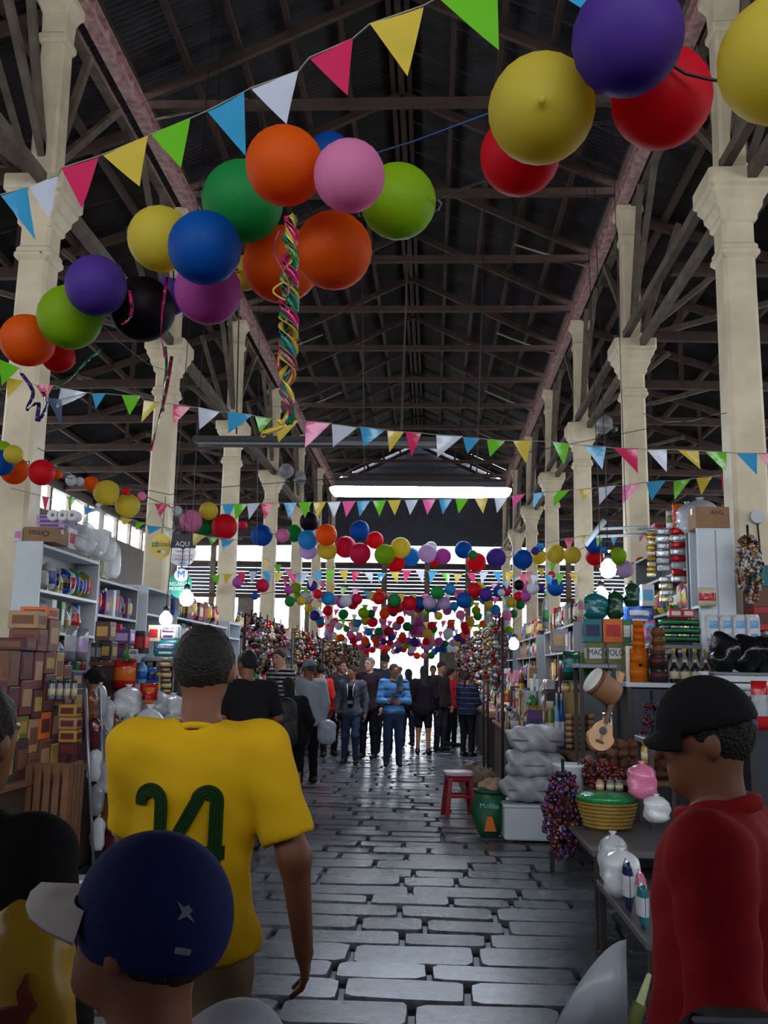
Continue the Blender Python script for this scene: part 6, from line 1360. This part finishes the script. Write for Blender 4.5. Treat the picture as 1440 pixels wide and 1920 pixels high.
for i, (u0, v0, u1, v1, Y, c, b) in enumerate(((1130, 1570, 1180, 1620, 5.6, 'clear', 'shiny clear bag on the lower dark table'), (1138, 1600, 1205, 1665, 5.3, 'white', 'white plastic bag on the lower dark table'), (1185, 1440, 1235, 1500, 6.4, 'pink', 'pale pink bag beside the basket'), (1215, 1500, 1260, 1545, 6.2, 'white', 'white wrapped bundle behind the passer-by in red'))): pixbox('bag', u0, v0, u1, v1, Y, c, base=b, d=.16, zb={0: .42, 1: .42}.get(i))
gourd = gm(('gourd',), lambda: sdmesh('orange_pepper', [(lambda P: smin(ell(P, (0, 0, 0), (.05, .045, .05)), rc(P, (0, 0, 0), (.07, .01, -.04), .035, .012), .03), (-.07, -.06, -.08), (.1, .06, .07), .011)], mat('orange_skin', (214, 84, 20), .35, var=.15)))
for i in range(9): 
    o = put(link('orange_pepper', gourd, loc=(1.3+.085*(i % 3)+.02*(i//3), 5.42+.07*(i//3), .475+.05*(i//6)), rot=(i*.4, i*.3, i*1.1)), 'orange pepper in the heap on the lower dark table', 'vegetable', 'orange peppers'); link('stalk', gm(('stalk',), lambda: MB().tube([(0, 0, .045), (-.005, 0, .075)], [.008, .005], 5).mesh('stalk', pm_('dark green'))), o)
for i, c in enumerate(('teal', 'pink', 'navy', 'purple', 'orange')): goods('packet', c, (1.02+.03*(i % 2), 4.75+.17*i, .42), (.12, .05, .2+.02*(i % 3)), -PI/2, 'white', c+' packet at the edge of the lower dark table')
a = at(1142, 1735, 4.75); t = put(link('corn_cob', sdmesh('corn_cob', [(lambda P: rc(P, (0, 0, -.085), (0, 0, .1), .024, .012)+.002*np.sin(P[..., 2]*260)*np.sin(np.arctan2(P[..., 1], P[..., 0])*7), (-.03, -.03, -.12), (.03, .03, .12), .006)], mat('pale_corn', (196, 200, 150), .5, var=.15)), loc=(.94, 4.45, .2), rot=(0, .35, 0)), 'pale green cob leaning against the lower table leg', 'vegetable'); link('husk', MB().lathe([(.012, -.14), (.03, -.1), (.031, -.03), (.027, -.02)], 10).mesh('husk', pm_('olive')), t)
vs = []; fs = []
for i in range(9):
    f = i/8; x = .62+.3*f; z = .5*math.sin(math.pi*(.28+.32*f)); 
    vs += [(x-.12*(1-f), 4.42+.25*f, 0), (x, 4.46+.2*f, z*(.72+.3*f)-.1), (x+.006, 4.475+.2*f, z*(.72+.3*f)-.1), (x-.11*(1-f), 4.435+.25*f, 0)]
for i in range(8):
    for j in range(4): fs.append((i*4+j, i*4+(j+1) % 4, i*4+4+(j+1) % 4, i*4+4+j))
fs += [(3, 2, 1, 0), (32, 33, 34, 35)]
tag(MB().add(vs, fs, True).obj('white_sheet', mat('white_plastic_sheet', (168, 170, 180), .3, bump=.2, bscale=7)), 'stiff white plastic sheet standing on the floor at the lower right', 'sheet')
# horn loudspeakers on the pillars
def horn(label, u, v, Y, rx, rz):
    t = thing('horn_loudspeaker', label, 'loudspeaker', tuple(at(u, v, Y))); t.rotation_euler = (rx, 0, rz)
    MB().lathe([(.05, -.2), (.055, -.08), (.1, .02), (.2, .12), (.21, .13), (.19, .125), (.09, .03), (.03, -.05)], 20).obj('bell', mat('horn_grey', (150, 148, 150), .4, .3), t); MB().lathe([(.07, -.34), (.08, -.3), (.08, -.2), (.05, -.18)], 14).obj('driver', m_iron, t); MB().box((0, .1, -.2), (.04, .22, .04)).obj('bracket', m_iron, t)
horn('grey horn loudspeaker facing the camera on a left-row capital', 537, 885, 24.5, PI/2, .1); horn('pale horn loudspeaker beside the other one on the capital', 558, 897, 25.4, PI/2, .9); horn('horn loudspeaker at the third right-row capital', 1138, 798, 19.2, PI/2, -.7)
a = at(1396, 967, 9.42); t = thing('junction_box', 'round white junction box on the near right pillar', 'electrical box', (3.28, 9.47, a[2])); disc(.07, .05).obj('cover', m_wht, t); MB().tube([(0, 0, -.07), (.02, 0, -.5), (.0, 0, -1.0)], .008, 5).obj('cable', m_dark, t)
for i, (p0, p1) in enumerate(((at(1205, 775, 14.62), at(1440, 722, 9.4)), (at(75, 470, 9.42), at(325, 700, 14.6)))):
    mid = (p0+p1)/2-np.array([0, 0, .25]); tag(MB().tube([p0, (p0+mid)/2-np.array([0, 0, .08]), mid, (p1+mid)/2-np.array([0, 0, .08]), p1], .006, 4).obj('electric_wire', m_dark), ('sagging wire between the first two right-row pillars', 'sagging wire between the first two left-row pillars')[i], 'wire')
# ---- stalls further down both sides
def heap(label, x0, x1, y0, y1, z0, z1, side, seed, n, cols, parent):
    q = random.Random(seed); ms = [pm_(c, q.choice(('film', 'foil', 'card', 'gloss'))) for c in cols]; m = MB()
    for i in range(n):
        f_ = q.random(); x = x0+(x1-x0)*f_; y = q.uniform(y0+.1, y1-.1); h_ = q.uniform(.12, .3); wd = q.uniform(.1, .26); zt_ = z0+(z1-z0)*(f_ if side > 0 else 1-f_)
        m.cur = q.randrange(len(ms)); z = zt_*q.uniform(.9, 1.0)
        if q.random() < .5: m.box((x, y, max(z0, z-h_)+h_/2), (wd*.7, wd, h_), rz=q.uniform(-.3, .3), bev=.02)
        else: m.lathe([(wd*.3, 0), (wd*.45, h_*.15), (wd*.4, h_*.7), (wd*.15, h_*.9), (wd*.2, h_)], 7, c=(x, y, max(z0, z-h_)))
    return tag(m.obj('heaped_goods', ms), label, 'goods', kind='stuff')
for s, x0, nm in ((-1, -2.5, 'left'), (1, .98, 'right')):
    for i, (y0, y1) in enumerate(((12.2, 15.3), (16.5, 20.2), (21.2, 25.2), (26.4, 31.0), (32.2, 38.0))):
        q = random.Random(100+i*7+s); ph = 'of the '+ORD[i+1]+' '+nm+' stall'
        xa, xb = (x0-.75, x0) if s < 0 else (x0, x0+.75)
        table('stall_counter', 'laden counter '+ph+' down the aisle', xa, xb, y0, y1, .86, m_crate, skirt=mat('dark_board', (58, 40, 34), .8))
        xr0, xr1 = (x0-1.2, x0-.85) if s < 0 else (x0+.85, x0+1.2)
        rack('shelf_unit', 'shelves behind the counter '+ph, xr0, xr1, y0, y1, (1.1, 1.5, 1.9, 2.25), 0, 2.27, s, end=(m_wht, m_steel)[i % 2] if s < 0 else m_steel)
        cols1 = ('silver', 'maroon', 'tan', 'white', 'green', 'cream', 'gold', 'grey', 'red', 'brown', 'pink', 'silver', 'dark green')
        W_ = (.13, .22) if i < 1 else (.2, .32)
        if i < 2:
            fill(s, x0+s*.1, y0+.05, y1-.05, .86, .3, 'in front on the counter '+ph, q, 'fkjb', cols1, wr=W_, gap=.02); fill(s, x0+s*.34, y0+.05, y1-.05, .86, .55, 'in the middle row '+ph, q, 'kbfj', cols1, wr=W_, gap=.03)
            fill(s, x0+s*.6, y0+.05, y1-.05, .86, .85, 'in the rear row '+ph, q, 'bf', cols1, wr=(.22, .34), gap=.03)
            for z, w3 in ((1.5, 'middle'), (1.9, 'upper'), (2.27, 'top')): fill(s, (xr0+xr1)/2-s*.06, y0+.05, y1-.05, z, .34, 'on the '+w3+' shelf '+ph, q, 'bkfj', None, wr=(.18, .3), gap=.03)
        else:
            heap('heaped packaged goods on the counter '+ph, xa+.06, xb-.06, y0, y1, .86, 1.75, s, 40+i+s, 150, cols1, None)
            heap('packets and tins along the upper shelves '+ph, xr0+.05, xr1-.05, y0, y1, 2.27, 2.5, s, 60+i+s, 60, cols1+('blue', 'orange', 'teal'), None)
        if i < 4:
            beam_x = x0-s*.06
            rl = thing('hanging_rail', 'rail on posts for hanging goods above the counter '+ph, 'rail', (beam_x, (y0+y1)/2, 0)); MB().tube([(0, -(y1-y0)/2, 2.3), (0, (y1-y0)/2, 2.3)], .015, 6).obj('bar', m_iron, rl)
            for yy in (-(y1-y0)/2, (y1-y0)/2): MB().tube([(0, yy, 0), (0, yy, 2.3)], .02, 6).obj('post', m_iron, rl)
            nb = 5 if i < 2 else 4
            for k in range(nb):
                yy = y0+(y1-y0)*(k+.5)/nb
                cs = q.sample(('silver', 'maroon', 'white', 'tan', 'brown', 'grey', 'red', 'gold', 'pink', 'dark green', 'cream'), 4)
                bundle(ORD[k]+' hanging bunch of wrapped goods '+ph, 0, 0, 0, 0, 0, cs, 22, 500+i*20+k+s, .035, ((beam_x-s*.02, yy, 2.28), q.uniform(.55, .85) if s < 0 else q.uniform(.6, .95), .13), 'hanging bunches '+ph, 'foil')
# number the goods that read alike
by = {}
for o, b_ in GOODS: by.setdefault(b_, []).append(o)
for b_, os_ in by.items():
    if len(os_) == 1: os_[0]['label'] = b_
    else:
        os_.sort(key=lambda o: (round(o.location.y, 2), o.location.z))
        for i, o in enumerate(os_): o['label'] = (ORD[i]+' '+b_)
